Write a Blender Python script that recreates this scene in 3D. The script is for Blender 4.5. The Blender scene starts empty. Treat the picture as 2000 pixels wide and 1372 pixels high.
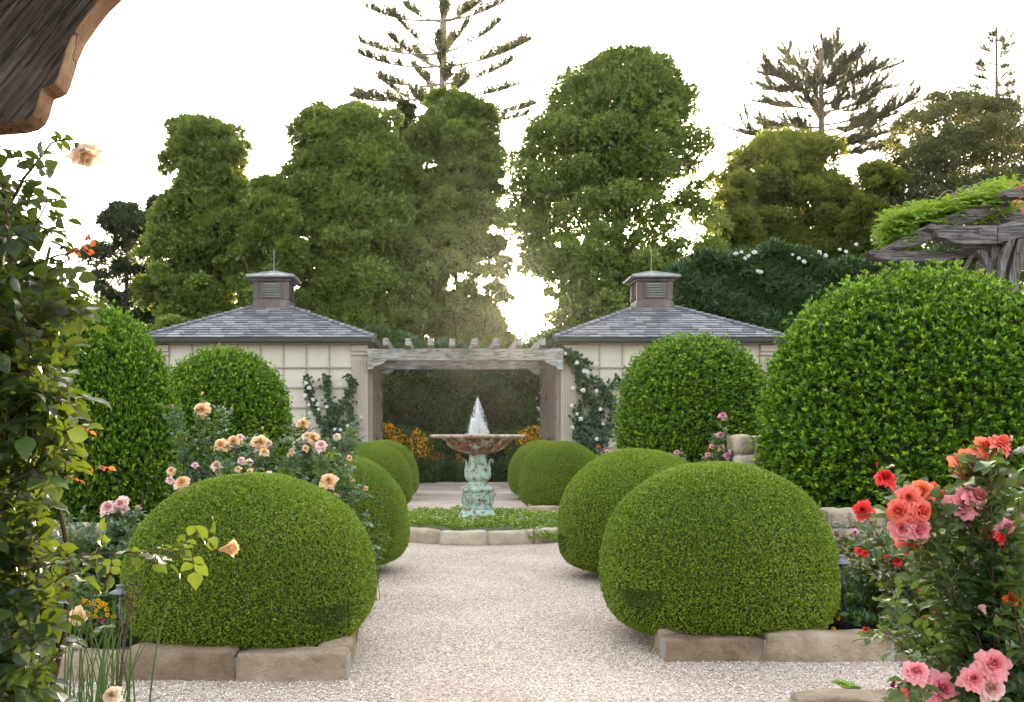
import bpy, bmesh, math, random
import numpy as np
from mathutils import Vector, noise
R = math.radians
rng = np.random.default_rng(7)
random.seed(7)
scn = bpy.context.scene
col = scn.collection

# ------------------------------------------------------------------ camera, sky, sun, exposure
F = 1944.4; VX = 862.0; VY = 850.0; EYE = 1.6
cam_d = bpy.data.cameras.new('camera'); cam = bpy.data.objects.new('camera', cam_d); col.objects.link(cam)
cam.location = (0, 0, EYE); cam.rotation_euler = (R(90), 0, 0)
cam_d.sensor_width = 36; cam_d.lens = 35
cam_d.shift_x = (1000 - VX) / 2000; cam_d.shift_y = (VY - 686) / 2000
cam_d.clip_start = 0.05; cam_d.clip_end = 3000
scn.camera = cam
SUN_EL = R(7.6); SUN_AZ = R(5.8)          # the low sun stands behind the trees, a little right of the path's axis
w = bpy.data.worlds.new('World'); scn.world = w; w.use_nodes = True
nt = w.node_tree
sky = nt.nodes.new('ShaderNodeTexSky'); sky.sky_type = 'NISHITA'; sky.sun_disc = False
sky.sun_elevation = SUN_EL; sky.sun_rotation = SUN_AZ; sky.altitude = 50
sky.air_density = 1.0; sky.dust_density = 3.0; sky.ozone_density = 1.0
hs = nt.nodes.new('ShaderNodeHueSaturation'); hs.inputs['Saturation'].default_value = .42      # thin hazy evening air: a pale sky
nt.links.new(sky.outputs[0], hs.inputs['Color'])
wt = nt.nodes.new('ShaderNodeMix'); wt.data_type = 'RGBA'; wt.blend_type = 'MULTIPLY'; wt.inputs[0].default_value = 1; wt.inputs[7].default_value = (1.05, 1.0, .94, 1)
nt.links.new(hs.outputs[0], wt.inputs[6])
tcw = nt.nodes.new('ShaderNodeTexCoord'); sx = nt.nodes.new('ShaderNodeSeparateXYZ'); nt.links.new(tcw.outputs['Generated'], sx.inputs[0])   # high thin cloud: the upper sky is the brighter part
mr = nt.nodes.new('ShaderNodeMapRange'); mr.inputs[1].default_value = 0; mr.inputs[2].default_value = 1; mr.inputs[3].default_value = .72; mr.inputs[4].default_value = 2.1
nt.links.new(sx.outputs[2], mr.inputs[0])
vs = nt.nodes.new('ShaderNodeVectorMath'); vs.operation = 'SCALE'; nt.links.new(wt.outputs[2], vs.inputs[0]); nt.links.new(mr.outputs[0], vs.inputs['Scale'])
nt.links.new(vs.outputs[0], nt.nodes['Background'].inputs[0])
nt.nodes['Background'].inputs[1].default_value = 0.15
sl = bpy.data.lights.new('sun', 'SUN'); so = bpy.data.objects.new('sun', sl); col.objects.link(so)
sl.energy = 2.6; sl.angle = R(0.53); sl.color = (1, .80, .52)
sdir = Vector((math.sin(SUN_AZ) * math.cos(SUN_EL), math.cos(SUN_AZ) * math.cos(SUN_EL), math.sin(SUN_EL)))
so.rotation_euler = sdir.to_track_quat('Z', 'Y').to_euler(); so.location = (5, 60, 20)
scn.view_settings.view_transform = 'Standard'; scn.view_settings.look = 'None'
scn.view_settings.exposure = 2.88; scn.view_settings.gamma = 1
scn.render.engine = 'CYCLES'
cy = scn.cycles
cy.use_denoising = True
cy.max_bounces = 7; cy.diffuse_bounces = 4; cy.glossy_bounces = 2; cy.transmission_bounces = 4; cy.transparent_max_bounces = 8
cy.caustics_reflective = False; cy.caustics_refractive = False
cy.sample_clamp_indirect = 4

# ------------------------------------------------------------------ helpers
def at(px, py, D):                        # a point seen at photo pixel (px, py) standing D metres away
    return np.array([(px - VX) * D / F, D, EYE - (py - VY) * D / F])
LOC = {}
def tag(o, label=None, cat=None, group=None, kind=None):
    if label: o['label'] = label
    if cat: o['category'] = cat
    if group: o['group'] = group
    if kind: o['kind'] = kind
    return o
def thing(name, label, cat, loc=(0, 0, 0), group=None):
    o = bpy.data.objects.new(name, None); col.objects.link(o); o.location = loc
    o.empty_display_size = .2; LOC[o.name] = np.array(loc, float)
    return tag(o, label, cat, group)
def link(name, me, parent=None, loc=(0, 0, 0)):
    o = bpy.data.objects.new(name, me); col.objects.link(o); o.location = loc
    if parent is not None: o.parent = parent
    LOC[o.name] = LOC[parent.name] if parent is not None else np.zeros(3)
    return o
def npmesh(name, V, faces, mats, tint=None, smooth=False, midx=None):
    """V (n,3); faces (m,k) array or list of arrays with different k"""
    me = bpy.data.meshes.new(name)
    if not isinstance(faces, list): faces = [faces]
    faces = [np.asarray(f, np.int32) for f in faces if len(f)]
    V = np.asarray(V, np.float32)
    me.vertices.add(len(V)); me.vertices.foreach_set('co', V.ravel())
    nl = sum(f.size for f in faces); nf = sum(len(f) for f in faces)
    me.loops.add(nl); me.polygons.add(nf)
    me.loops.foreach_set('vertex_index', np.concatenate([f.ravel() for f in faces]))
    sizes = np.concatenate([np.full(len(f), f.shape[1], np.int32) for f in faces])
    starts = np.concatenate([[0], np.cumsum(sizes)[:-1]]).astype(np.int32)
    me.polygons.foreach_set('loop_start', starts)
    if midx is not None: me.polygons.foreach_set('material_index', np.asarray(midx, np.int32))
    for m in (mats if isinstance(mats, (list, tuple)) else [mats]): me.materials.append(m)
    if tint is not None:
        a = me.attributes.new('tint', 'FLOAT', 'POINT'); a.data.foreach_set('value', np.asarray(tint, np.float32))
    me.update(calc_edges=True)
    if smooth: me.polygons.foreach_set('use_smooth', np.ones(nf, bool))
    return me
def base_of(parent): return LOC[parent.name] if parent is not None else np.zeros(3)

class MB:                                  # collects solids, builds them as ONE mesh object
    def __init__(s): s.v = []; s.f = []; s.t = []; s.m = []
    def add(s, V, Fc, tint=.5, m=0):
        k = len(s.v); s.v += [tuple(map(float, p)) for p in V]; s.f += [tuple(i + k for i in f) for f in Fc]
        s.t += [tint] * len(V); s.m += [m] * len(Fc); return s
    def box(s, x0, x1, y0, y1, z0, z1, tint=.5, m=0):
        V = [(x, y, z) for x in (x0, x1) for y in (y0, y1) for z in (z0, z1)]
        return s.add(V, [(0, 1, 3, 2), (4, 6, 7, 5), (0, 4, 5, 1), (2, 3, 7, 6), (0, 2, 6, 4), (1, 5, 7, 3)], tint, m)
    def tube(s, pts, rad, n=6, tint=.5, cap=True, m=0):
        pts = [np.array(p, float) for p in pts]
        if np.isscalar(rad): rad = [rad] * len(pts)
        V = []; Fc = []; u = None
        for i, p in enumerate(pts):
            d = pts[min(i + 1, len(pts) - 1)] - pts[max(i - 1, 0)]; d = d / (np.linalg.norm(d) + 1e-9)
            if u is None:
                a = np.array([1, 0, 0]) if abs(d[0]) < .8 else np.array([0, 1, 0])
                u = np.cross(d, a)
            u = u - d * np.dot(u, d); u /= np.linalg.norm(u) + 1e-9; b = np.cross(d, u)
            for k in range(n):
                a = 2 * math.pi * k / n; V.append(p + rad[i] * (math.cos(a) * u + math.sin(a) * b))
        for i in range(len(pts) - 1):
            for k in range(n):
                Fc.append((i * n + k, i * n + (k + 1) % n, (i + 1) * n + (k + 1) % n, (i + 1) * n + k))
        if cap: Fc.append(tuple(range(n))[::-1]); Fc.append(tuple((len(pts) - 1) * n + k for k in range(n)))
        return s.add(V, Fc, tint, m)
    def lathe(s, prof, cx, cy, n=48, tint=.5, m=0, wob=None, rot=0):
        V = []; Fc = []
        for j, (r, z) in enumerate(prof):
            for k in range(n):
                a = 2 * math.pi * k / n + rot; rr = r * (1 + (wob(a, j) if wob else 0))
                V.append((cx + rr * math.cos(a), cy + rr * math.sin(a), z))
        for j in range(len(prof) - 1):
            for k in range(n): Fc.append((j * n + k, j * n + (k + 1) % n, (j + 1) * n + (k + 1) % n, (j + 1) * n + k))
        Fc.append(tuple(range(n))[::-1]); Fc.append(tuple((len(prof) - 1) * n + k for k in range(n)))
        return s.add(V, Fc, tint, m)
    def prism(s, front, back, tint=.5, m=0, mside=None):       # two matching outlines
        n = len(front); V = list(front) + list(back)
        s.add(V, [tuple(range(n)), tuple(range(2 * n - 1, n - 1, -1))], tint, m)
        k = len(s.v) - 2 * n
        for i in range(n):
            s.f.append((k + i, k + n + i, k + n + (i + 1) % n, k + (i + 1) % n)); s.m.append(m if mside is None else mside)
        return s
    def build(s, name, mats, parent=None, smooth=False, bevel=0):
        me = bpy.data.meshes.new(name); b = base_of(parent)
        me.from_pydata([(p[0] - b[0], p[1] - b[1], p[2] - b[2]) for p in s.v], [], s.f)
        for m in (mats if isinstance(mats, (list, tuple)) else [mats]): me.materials.append(m)
        a = me.attributes.new('tint', 'FLOAT', 'POINT'); a.data.foreach_set('value', np.array(s.t, np.float32))
        me.polygons.foreach_set('material_index', np.array(s.m, np.int32))
        me.validate(); me.update()
        bm = bmesh.new(); bm.from_mesh(me); bmesh.ops.recalc_face_normals(bm, faces=bm.faces); bm.to_mesh(me); bm.free()
        if smooth: me.polygons.foreach_set('use_smooth', np.ones(len(me.polygons), bool))
        o = link(name, me, parent)
        if bevel:
            md = o.modifiers.new('bevel', 'BEVEL'); md.width = bevel; md.segments = 2; md.limit_method = 'ANGLE'
        return o

# ------------------------------------------------------------------ materials
def mat(name):
    m = bpy.data.materials.new(name); m.use_nodes = True; n = m.node_tree; n.nodes.clear()
    out = n.nodes.new('ShaderNodeOutputMaterial'); return m, n, out
def nd(n, t, **k):
    x = n.nodes.new(t)
    for a, b in k.items():
        if a.startswith('i_'): x.inputs[a[2:].replace('_', ' ')].default_value = b
        else: setattr(x, a, b)
    return x
def ramp(n, stops, src):
    r = n.nodes.new('ShaderNodeValToRGB'); e = r.color_ramp.elements
    while len(e) < len(stops): e.new(.5)
    for q, (p, c) in zip(e, stops): q.position = p; q.color = (*c, 1) if len(c) == 3 else c
    n.links.new(src, r.inputs[0]); return r
def leafmat(name, stops, trans=.3, tcol=(.35, .5, .05), rough=.45, spec=.4):
    m, n, out = mat(name)
    at_ = nd(n, 'ShaderNodeAttribute', attribute_name='tint')
    r = ramp(n, stops, at_.outputs['Fac'])
    p = nd(n, 'ShaderNodeBsdfPrincipled'); p.inputs['Roughness'].default_value = rough; p.inputs['Specular IOR Level'].default_value = spec
    n.links.new(r.outputs[0], p.inputs['Base Color'])
    t = nd(n, 'ShaderNodeBsdfTranslucent')
    mx = nd(n, 'ShaderNodeMix', data_type='RGBA'); mx.inputs[0].default_value = .6; mx.inputs[7].default_value = (*tcol, 1)
    n.links.new(r.outputs[0], mx.inputs[6]); n.links.new(mx.outputs[2], t.inputs[0])
    ms = nd(n, 'ShaderNodeMixShader'); ms.inputs[0].default_value = trans
    n.links.new(p.outputs[0], ms.inputs[1]); n.links.new(t.outputs[0], ms.inputs[2]); n.links.new(ms.outputs[0], out.inputs[0])
    return m
def surf(name, stops, scale=4, detail=6, rough=.8, bump=.3, bscale=30, stretch=(1, 1, 1), tintmix=0, spec=.3, tex='noise', bdist=.02, metal=0, coord='Object', distort=0):
    m, n, out = mat(name)
    tc = nd(n, 'ShaderNodeTexCoord'); mp = nd(n, 'ShaderNodeMapping'); mp.inputs['Scale'].default_value = stretch
    n.links.new(tc.outputs[coord], mp.inputs[0])
    no = nd(n, 'ShaderNodeTexNoise'); no.inputs['Scale'].default_value = scale; no.inputs['Detail'].default_value = detail
    no.inputs['Roughness'].default_value = .62; no.inputs['Distortion'].default_value = distort
    n.links.new(mp.outputs[0], no.inputs['Vector'])
    src = no.outputs[0]
    if tintmix:
        at_ = nd(n, 'ShaderNodeAttribute', attribute_name='tint')
        mx = nd(n, 'ShaderNodeMix', data_type='FLOAT'); mx.inputs[0].default_value = tintmix
        n.links.new(src, mx.inputs[2]); n.links.new(at_.outputs['Fac'], mx.inputs[3]); src = mx.outputs[0]
    r = ramp(n, stops, src)
    p = nd(n, 'ShaderNodeBsdfPrincipled'); p.inputs['Roughness'].default_value = rough
    p.inputs['Specular IOR Level'].default_value = spec; p.inputs['Metallic'].default_value = metal
    n.links.new(r.outputs[0], p.inputs['Base Color'])
    if bump:
        nb = nd(n, 'ShaderNodeTexNoise'); nb.inputs['Scale'].default_value = bscale; nb.inputs['Detail'].default_value = 6; nb.inputs['Roughness'].default_value = .65
        n.links.new(mp.outputs[0], nb.inputs['Vector'])
        b = nd(n, 'ShaderNodeBump'); b.inputs['Strength'].default_value = bump; b.inputs['Distance'].default_value = bdist
        n.links.new(nb.outputs[0], b.inputs['Height']); n.links.new(b.outputs[0], p.inputs['Normal'])
    n.links.new(p.outputs[0], out.inputs[0]); return m
M = {}
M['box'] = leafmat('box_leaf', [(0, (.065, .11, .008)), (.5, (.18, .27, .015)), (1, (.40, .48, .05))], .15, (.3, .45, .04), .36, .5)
M['shrubcore'] = surf('shrub_core_shade', [(.3, (.010, .022, .005)), (.7, (.03, .05, .01))], 12)  # near-black green paints the shaded voids between the shrub leaves
M['innerc'] = surf('crown_inside', [(.3, (.012, .02, .006)), (.7, (.04, .055, .02))], 6)
M['boxcore'] = surf('box_core_fill', [(.3, (.03, .05, .008)), (.7, (.055, .08, .015))], 20)  # dark green for the solid core added behind the leaves
M['vib'] = leafmat('shrub_leaf', [(0, (.02, .06, .008)), (.45, (.06, .155, .012)), (.75, (.20, .36, .015)), (1, (.42, .54, .03))], .2, (.35, .55, .04), .36, .5)
M['tree'] = leafmat('tree_leaf', [(0, (.045, .085, .012)), (.5, (.12, .195, .025)), (1, (.29, .38, .07))], .24, (.5, .55, .05), .34, .6)
M['gold'] = leafmat('golden_leaf', [(0, (.04, .075, .014)), (.6, (.105, .16, .028)), (1, (.27, .31, .06))], .42, (.62, .60, .06), .5)
M['dark'] = leafmat('dark_leaf', [(0, (.014, .03, .014)), (.6, (.035, .06, .026)), (1, (.08, .11, .055))], .22, (.2, .26, .06), .4)
M['hedge'] = leafmat('hedge_leaf', [(0, (.025, .06, .02)), (.55, (.075, .15, .045)), (1, (.24, .36, .15))], .08, (.22, .3, .06), .33, .6)
M['grey'] = leafmat('greygreen_leaf', [(0, (.05, .07, .03)), (.6, (.11, .14, .055)), (1, (.24, .23, .07))], .35, (.4, .36, .08), .6)
M['conifer'] = leafmat('needles', [(0, (.035, .055, .025)), (1, (.11, .14, .06))], .3, (.35, .32, .12), .6)
M['rosel'] = leafmat('rose_leaf', [(0, (.02, .05, .018)), (.55, (.05, .10, .035)), (.85, (.13, .20, .04)), (1, (.22, .10, .05))], .28, (.4, .5, .05), .38)
M['roseg'] = leafmat('blue_rose_leaf', [(0, (.03, .07, .04)), (.6, (.07, .13, .075)), (1, (.16, .26, .07))], .28, (.35, .5, .08), .38)
M['climb'] = leafmat('climbing_rose_leaf', [(0, (.008, .018, .006)), (.6, (.022, .045, .012)), (.9, (.06, .10, .02)), (1, (.14, .12, .03))], .2, (.4, .55, .04), .38)  # tones darkened to stand in for shade under the pergola roof
M['ivy'] = leafmat('vine_leaf', [(0, (.03, .05, .03)), (1, (.09, .14, .07))], .2, (.2, .3, .08), .5)
M['wist'] = leafmat('wisteria_leaf', [(0, (.07, .15, .02)), (.6, (.15, .28, .03)), (1, (.36, .42, .06))], .35, (.6, .75, .05), .5)
M['cover'] = leafmat('cover_leaf', [(0, (.08, .15, .018)), (.55, (.21, .32, .035)), (1, (.42, .52, .09))], .3, (.4, .55, .05), .5)
M['bed'] = leafmat('bedding_leaf', [(0, (.02, .05, .015)), (.6, (.05, .11, .03)), (1, (.12, .2, .05))], .2, (.3, .45, .05), .45)
M['redleaf'] = leafmat('red_leaf', [(0, (.22, .03, .02)), (.6, (.38, .10, .03)), (1, (.30, .22, .03))], .45, (.8, .2, .06), .4)
def petal(name, a, b, c): return leafmat(name, [(0, a), (.5, b), (1, c)], .35, c, .55, .25)
M['apricot'] = petal('apricot_petal', (.80, .36, .10), (.86, .52, .22), (.90, .68, .46))
M['cream'] = petal('cream_petal', (.80, .50, .22), (.86, .66, .44), (.88, .74, .62))
M['coral'] = petal('coral_petal', (.80, .16, .05), (.88, .20, .12), (.88, .24, .22))
M['pink'] = petal('pink_petal', (.76, .14, .18), (.86, .28, .33), (.90, .42, .46))
M['blush'] = petal('blush_petal', (.84, .42, .36), (.88, .55, .52), (.90, .66, .66))
M['mauve'] = petal('mauve_petal', (.6, .12, .26), (.74, .28, .42), (.80, .44, .56))
M['red'] = petal('red_petal', (.50, .01, .01), (.72, .03, .03), (.80, .07, .07))
M['orange'] = petal('orange_petal', (.80, .12, .03), (.88, .22, .085), (.90, .31, .17))
M['white'] = petal('white_petal', (.75, .72, .62), (.82, .82, .78), (.85, .85, .84))
M['yellow'] = petal('yellow_petal', (.84, .38, .01), (.88, .50, .015), (.90, .60, .03))
M['redorange'] = petal('redorange_petal', (.6, .06, .01), (.75, .12, .02), (.8, .2, .03))
M['magenta'] = petal('magenta_petal', (.2, .01, .06), (.35, .02, .12), (.5, .08, .22))
M['stem'] = surf('green_stem', [(.3, (.05, .08, .02)), (.7, (.12, .10, .03))], 12)
M['cane'] = surf('brown_cane', [(.3, (.05, .03, .018)), (.7, (.14, .08, .04))], 18)
M['bark'] = surf('bark', [(.3, (.05, .035, .022)), (.7, (.17, .12, .08))], 3, bscale=10, stretch=(1, 1, .3), bdist=.1)
M['greybark'] = surf('grey_bark', [(.3, (.16, .13, .10)), (.7, (.38, .33, .28))], 3, bscale=10, stretch=(1, 1, .3), bdist=.1)
M['paint'] = surf('beige_paint', [(.25, (.44, .395, .33)), (.5, (.51, .465, .395)), (.8, (.55, .505, .43))], 2.2, stretch=(1, 1, .25), bump=.05, rough=.6)
M['trim'] = surf('taupe_trim', [(.2, (.36, .315, .26)), (.8, (.42, .37, .31))], 2, bump=.08, rough=.55)
M['batten'] = surf('grey_batten', [(.2, (.27, .25, .23)), (.8, (.34, .31, .28))], 2, bump=.08, rough=.55)
M['door'] = surf('door_paint', [(.2, (.24, .19, .15)), (.8, (.33, .27, .215))], 2, bump=.1, rough=.6)
M['gutter'] = surf('gutter', [(.2, (.035, .045, .045)), (.8, (.055, .065, .065))], 2, bump=.05, rough=.4, spec=.5)
M['slate'] = surf('slate', [(.15, (.09, .09, .105)), (.5, (.18, .178, .20)), (.75, (.27, .265, .285)), (1, (.34, .30, .27))], 5, rough=.5, tintmix=.6, bump=.3, bscale=20, spec=.5)
M['copper'] = surf('weathered_copper', [(.3, (.065, .045, .043)), (.55, (.105, .078, .073)), (.75, (.18, .15, .145))], 3, bump=.1, rough=.5, stretch=(1, 1, .3))
M['leadroof'] = surf('lead_roof', [(.3, (.19, .205, .20)), (.7, (.29, .31, .30))], 3, bump=.08, rough=.45)
M['louver'] = surf('louver', [(.3, (.15, .16, .15)), (.7, (.23, .24, .22))], 3, bump=.05)
M['black'] = surf('black_metal', [(.3, (.02, .02, .022)), (.7, (.05, .05, .055))], 8, rough=.45)
M['lampgrey'] = surf('lamp_grey', [(.3, (.10, .12, .13)), (.7, (.20, .22, .24))], 8, rough=.5)
M['darkhole'] = surf('dark_inside', [(.3, (.01, .01, .01)), (.7, (.02, .02, .02))], 3, bump=0)
def woodmat(name, a, b, c, sx=(1.2, 14, 14), rot=0):
    m, n, out = mat(name)
    tc = nd(n, 'ShaderNodeTexCoord'); mp = nd(n, 'ShaderNodeMapping'); mp.inputs['Scale'].default_value = sx
    rm_ = nd(n, 'ShaderNodeMapping'); rm_.inputs['Rotation'].default_value = (0, rot, 0)
    n.links.new(tc.outputs['Object'], rm_.inputs[0])
    n.links.new(rm_.outputs[0], mp.inputs[0])
    no = nd(n, 'ShaderNodeTexNoise'); no.inputs['Scale'].default_value = 2.5; no.inputs['Detail'].default_value = 9; no.inputs['Roughness'].default_value = .7
    n.links.new(mp.outputs[0], no.inputs['Vector'])
    n2 = nd(n, 'ShaderNodeTexNoise'); n2.inputs['Scale'].default_value = 3.0; n2.inputs['Detail'].default_value = 4
    n.links.new(tc.outputs['Object'], n2.inputs['Vector'])
    r = ramp(n, [(.30, a), (.5, b), (.68, c)], no.outputs[0])
    r2 = ramp(n, [(.35, (.7, .66, .62)), (.65, (1.1, 1.1, 1.12))], n2.outputs[0])
    mx = nd(n, 'ShaderNodeMix', data_type='RGBA', blend_type='MULTIPLY'); mx.inputs[0].default_value = 1
    n.links.new(r.outputs[0], mx.inputs[6]); n.links.new(r2.outputs[0], mx.inputs[7])
    p = nd(n, 'ShaderNodeBsdfPrincipled'); p.inputs['Roughness'].default_value = .85; p.inputs['Specular IOR Level'].default_value = .2
    n.links.new(mx.outputs[2], p.inputs['Base Color'])
    n3 = nd(n, 'ShaderNodeTexNoise'); n3.inputs['Scale'].default_value = 1.3; n3.inputs['Detail'].default_value = 3; n3.inputs['Distortion'].default_value = .4      # drying cracks along the grain
    n.links.new(mp.outputs[0], n3.inputs['Vector'])
    r3 = ramp(n, [(.0, (1, 1, 1)), (.475, (1, 1, 1)), (.495, (.22, .2, .18)), (.505, (.22, .2, .18)), (.525, (1, 1, 1))], n3.outputs[0])
    m3 = nd(n, 'ShaderNodeMix', data_type='RGBA', blend_type='MULTIPLY'); m3.inputs[0].default_value = .6
    n.links.new(mx.outputs[2], m3.inputs[6]); n.links.new(r3.outputs[0], m3.inputs[7]); n.links.new(m3.outputs[2], p.inputs['Base Color'])
    b_ = nd(n, 'ShaderNodeBump'); b_.inputs['Strength'].default_value = .9; b_.inputs['Distance'].default_value = .02
    ad = nd(n, 'ShaderNodeMath', operation='ADD'); n.links.new(no.outputs[0], ad.inputs[0]); n.links.new(r3.outputs[0], ad.inputs[1])
    n.links.new(ad.outputs[0], b_.inputs['Height']); n.links.new(b_.outputs[0], p.inputs['Normal'])
    n.links.new(p.outputs[0], out.inputs[0]); return m
M['wood'] = woodmat('weathered_wood', (.16, .155, .148), (.33, .325, .31), (.49, .48, .46))
M['woodv'] = woodmat('weathered_wood_upright', (.14, .125, .12), (.29, .27, .26), (.44, .41, .39), (14, 14, 1.2))
M['wooddark'] = woodmat('dark_weathered_wood', (.06, .05, .05), (.15, .135, .135), (.30, .28, .275))
M['wooddarkv'] = woodmat('dark_upright_wood', (.06, .05, .05), (.17, .155, .155), (.32, .30, .30), (14, 14, 1.2))
M['woodnear'] = woodmat('old_bracket_wood', (.045, .035, .03), (.12, .10, .085), (.24, .21, .185), (1.6, 10, 18), R(50))
M['woodunder'] = woodmat('brown_underside', (.20, .10, .055), (.36, .20, .12), (.46, .30, .20), (2, 6, 14), R(50))
def stonemat(name, a, b, c):
    m, n, out = mat(name)
    tc = nd(n, 'ShaderNodeTexCoord')
    no = nd(n, 'ShaderNodeTexNoise'); no.inputs['Scale'].default_value = 4; no.inputs['Detail'].default_value = 8; no.inputs['Roughness'].default_value = .65
    n.links.new(tc.outputs['Object'], no.inputs['Vector'])
    at_ = nd(n, 'ShaderNodeAttribute', attribute_name='tint')
    mxf = nd(n, 'ShaderNodeMix', data_type='FLOAT'); mxf.inputs[0].default_value = .3
    n.links.new(no.outputs[0], mxf.inputs[2]); n.links.new(at_.outputs['Fac'], mxf.inputs[3])
    r = ramp(n, [(.28, a), (.5, b), (.72, c)], mxf.outputs[0])
    p = nd(n, 'ShaderNodeBsdfPrincipled'); p.inputs['Roughness'].default_value = .85; p.inputs['Specular IOR Level'].default_value = .25
    n.links.new(r.outputs[0], p.inputs['Base Color'])
    nb = nd(n, 'ShaderNodeTexNoise'); nb.inputs['Scale'].default_value = 14; nb.inputs['Detail'].default_value = 10; nb.inputs['Roughness'].default_value = .7
    n.links.new(tc.outputs['Object'], nb.inputs['Vector'])
    b_ = nd(n, 'ShaderNodeBump'); b_.inputs['Strength'].default_value = 1; b_.inputs['Distance'].default_value = .06
    n.links.new(nb.outputs[0], b_.inputs['Height']); n.links.new(b_.outputs[0], p.inputs['Normal'])
    n.links.new(p.outputs[0], out.inputs[0]); return m
M['stone'] = stonemat('kerb_stone', (.18, .125, .08), (.36, .27, .19), (.56, .46, .35))
M['palestone'] = stonemat('pale_stone', (.33, .25, .17), (.52, .44, .33), (.68, .62, .52))
M['mortar'] = surf('mortar', [(.3, (.28, .26, .23)), (.7, (.36, .34, .31))], 20)
M['flag'] = surf('flagstone', [(.25, (.28, .22, .18)), (.5, (.42, .36, .31)), (.75, (.54, .49, .44))], 1.2, rough=.75, bump=.3, bscale=8, stretch=(1, 3, 1), tintmix=.3)
M['soil'] = surf('soil', [(.3, (.025, .018, .012)), (.7, (.07, .05, .035))], 12, bump=.8, bscale=50, bdist=.04)
def gravelmat():
    m, n, out = mat('gravel')
    tc = nd(n, 'ShaderNodeTexCoord')
    def vor(scale, feature='F1'):
        v = nd(n, 'ShaderNodeTexVoronoi', feature=feature); v.inputs['Scale'].default_value = scale
        n.links.new(tc.outputs['Object'], v.inputs['Vector']); return v
    v1 = vor(85)
    sp = nd(n, 'ShaderNodeSeparateColor'); n.links.new(v1.outputs['Color'], sp.inputs[0])
    r = ramp(n, [(0, (.20, .14, .10)), (.18, (.40, .30, .245)), (.45, (.60, .51, .445)), (.75, (.72, .645, .585)), (1, (.82, .78, .73))], sp.outputs[0])
    rd = ramp(n, [(0, (1, 1, 1)), (.55, (.85, .83, .8)), (.9, (.28, .24, .2))], v1.outputs['Distance'])
    rd.color_ramp.elements[0].position = 0
    sc_ = nd(n, 'ShaderNodeMath', operation='MULTIPLY'); sc_.inputs[1].default_value = 1.0
    n.links.new(v1.outputs['Distance'], sc_.inputs[0]); n.links.new(sc_.outputs[0], rd.inputs[0])
    no = nd(n, 'ShaderNodeTexNoise'); no.inputs['Scale'].default_value = .9; no.inputs['Detail'].default_value = 5
    n.links.new(tc.outputs['Object'], no.inputs['Vector'])
    r2 = ramp(n, [(.35, (.80, .765, .73)), (.65, (.98, .96, .94))], no.outputs[0])
    a = nd(n, 'ShaderNodeMix', data_type='RGBA', blend_type='MULTIPLY'); a.inputs[0].default_value = 1
    n.links.new(r.outputs[0], a.inputs[6]); n.links.new(r2.outputs[0], a.inputs[7])
    b = nd(n, 'ShaderNodeMix', data_type='RGBA', blend_type='MULTIPLY'); b.inputs[0].default_value = .8
    n.links.new(a.outputs[2], b.inputs[6]); n.links.new(rd.outputs[0], b.inputs[7])
    p = nd(n, 'ShaderNodeBsdfPrincipled'); p.inputs['Roughness'].default_value = .85; p.inputs['Specular IOR Level'].default_value = .25
    n.links.new(b.outputs[2], p.inputs['Base Color'])
    mm = nd(n, 'ShaderNodeMath', operation='MULTIPLY'); mm.inputs[1].default_value = -1
    n.links.new(v1.outputs['Distance'], mm.inputs[0])
    bp = nd(n, 'ShaderNodeBump'); bp.inputs['Strength'].default_value = 1; bp.inputs['Distance'].default_value = .008
    n.links.new(mm.outputs[0], bp.inputs['Height']); n.links.new(bp.outputs[0], p.inputs['Normal'])
    n.links.new(p.outputs[0], out.inputs[0]); return m
M['gravel'] = gravelmat()
M['pebble'] = surf('pebble', [(0, (.20, .14, .10)), (.2, (.38, .28, .225)), (.5, (.60, .51, .445)), (.8, (.74, .665, .60)), (1, (.85, .81, .77))], 3, tintmix=.97, bump=0, rough=.8)
def patina(name, rust, sc=20, zs=.8):
    m, n, out = mat(name)
    tc = nd(n, 'ShaderNodeTexCoord'); mp = nd(n, 'ShaderNodeMapping'); mp.inputs['Scale'].default_value = (1, 1, zs)
    n.links.new(tc.outputs['Object'], mp.inputs[0])
    no = nd(n, 'ShaderNodeTexNoise'); no.inputs['Scale'].default_value = sc; no.inputs['Detail'].default_value = 10; no.inputs['Roughness'].default_value = .72
    n.links.new(mp.outputs[0], no.inputs['Vector'])
    r = ramp(n, [(rust - .10, (.10, .035, .018)), (rust - .02, (.24, .10, .045)), (rust + .015, (.30, .24, .18)), (rust + .03, (.27, .39, .33)), (rust + .12, (.38, .52, .45)), (.95, (.6, .68, .62))], no.outputs[0])
    p = nd(n, 'ShaderNodeBsdfPrincipled'); p.inputs['Roughness'].default_value = .75
    n.links.new(r.outputs[0], p.inputs['Base Color'])
    nb = nd(n, 'ShaderNodeTexNoise'); nb.inputs['Scale'].default_value = 30; nb.inputs['Detail'].default_value = 6
    n.links.new(tc.outputs['Object'], nb.inputs['Vector'])
    b_ = nd(n, 'ShaderNodeBump'); b_.inputs['Strength'].default_value = .7; b_.inputs['Distance'].default_value = .015
    n.links.new(nb.outputs[0], b_.inputs['Height']); n.links.new(b_.outputs[0], p.inputs['Normal'])
    n.links.new(p.outputs[0], out.inputs[0]); return m
M['patina'] = patina('green_patina', .435, 14); M['rustbowl'] = patina('rusty_patina', .535, 9, .35)
M['rim'] = surf('rim_iron', [(.3, (.20, .09, .06)), (.5, (.38, .27, .22)), (.7, (.6, .54, .48))], 14, bump=.8, bscale=40)
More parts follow.
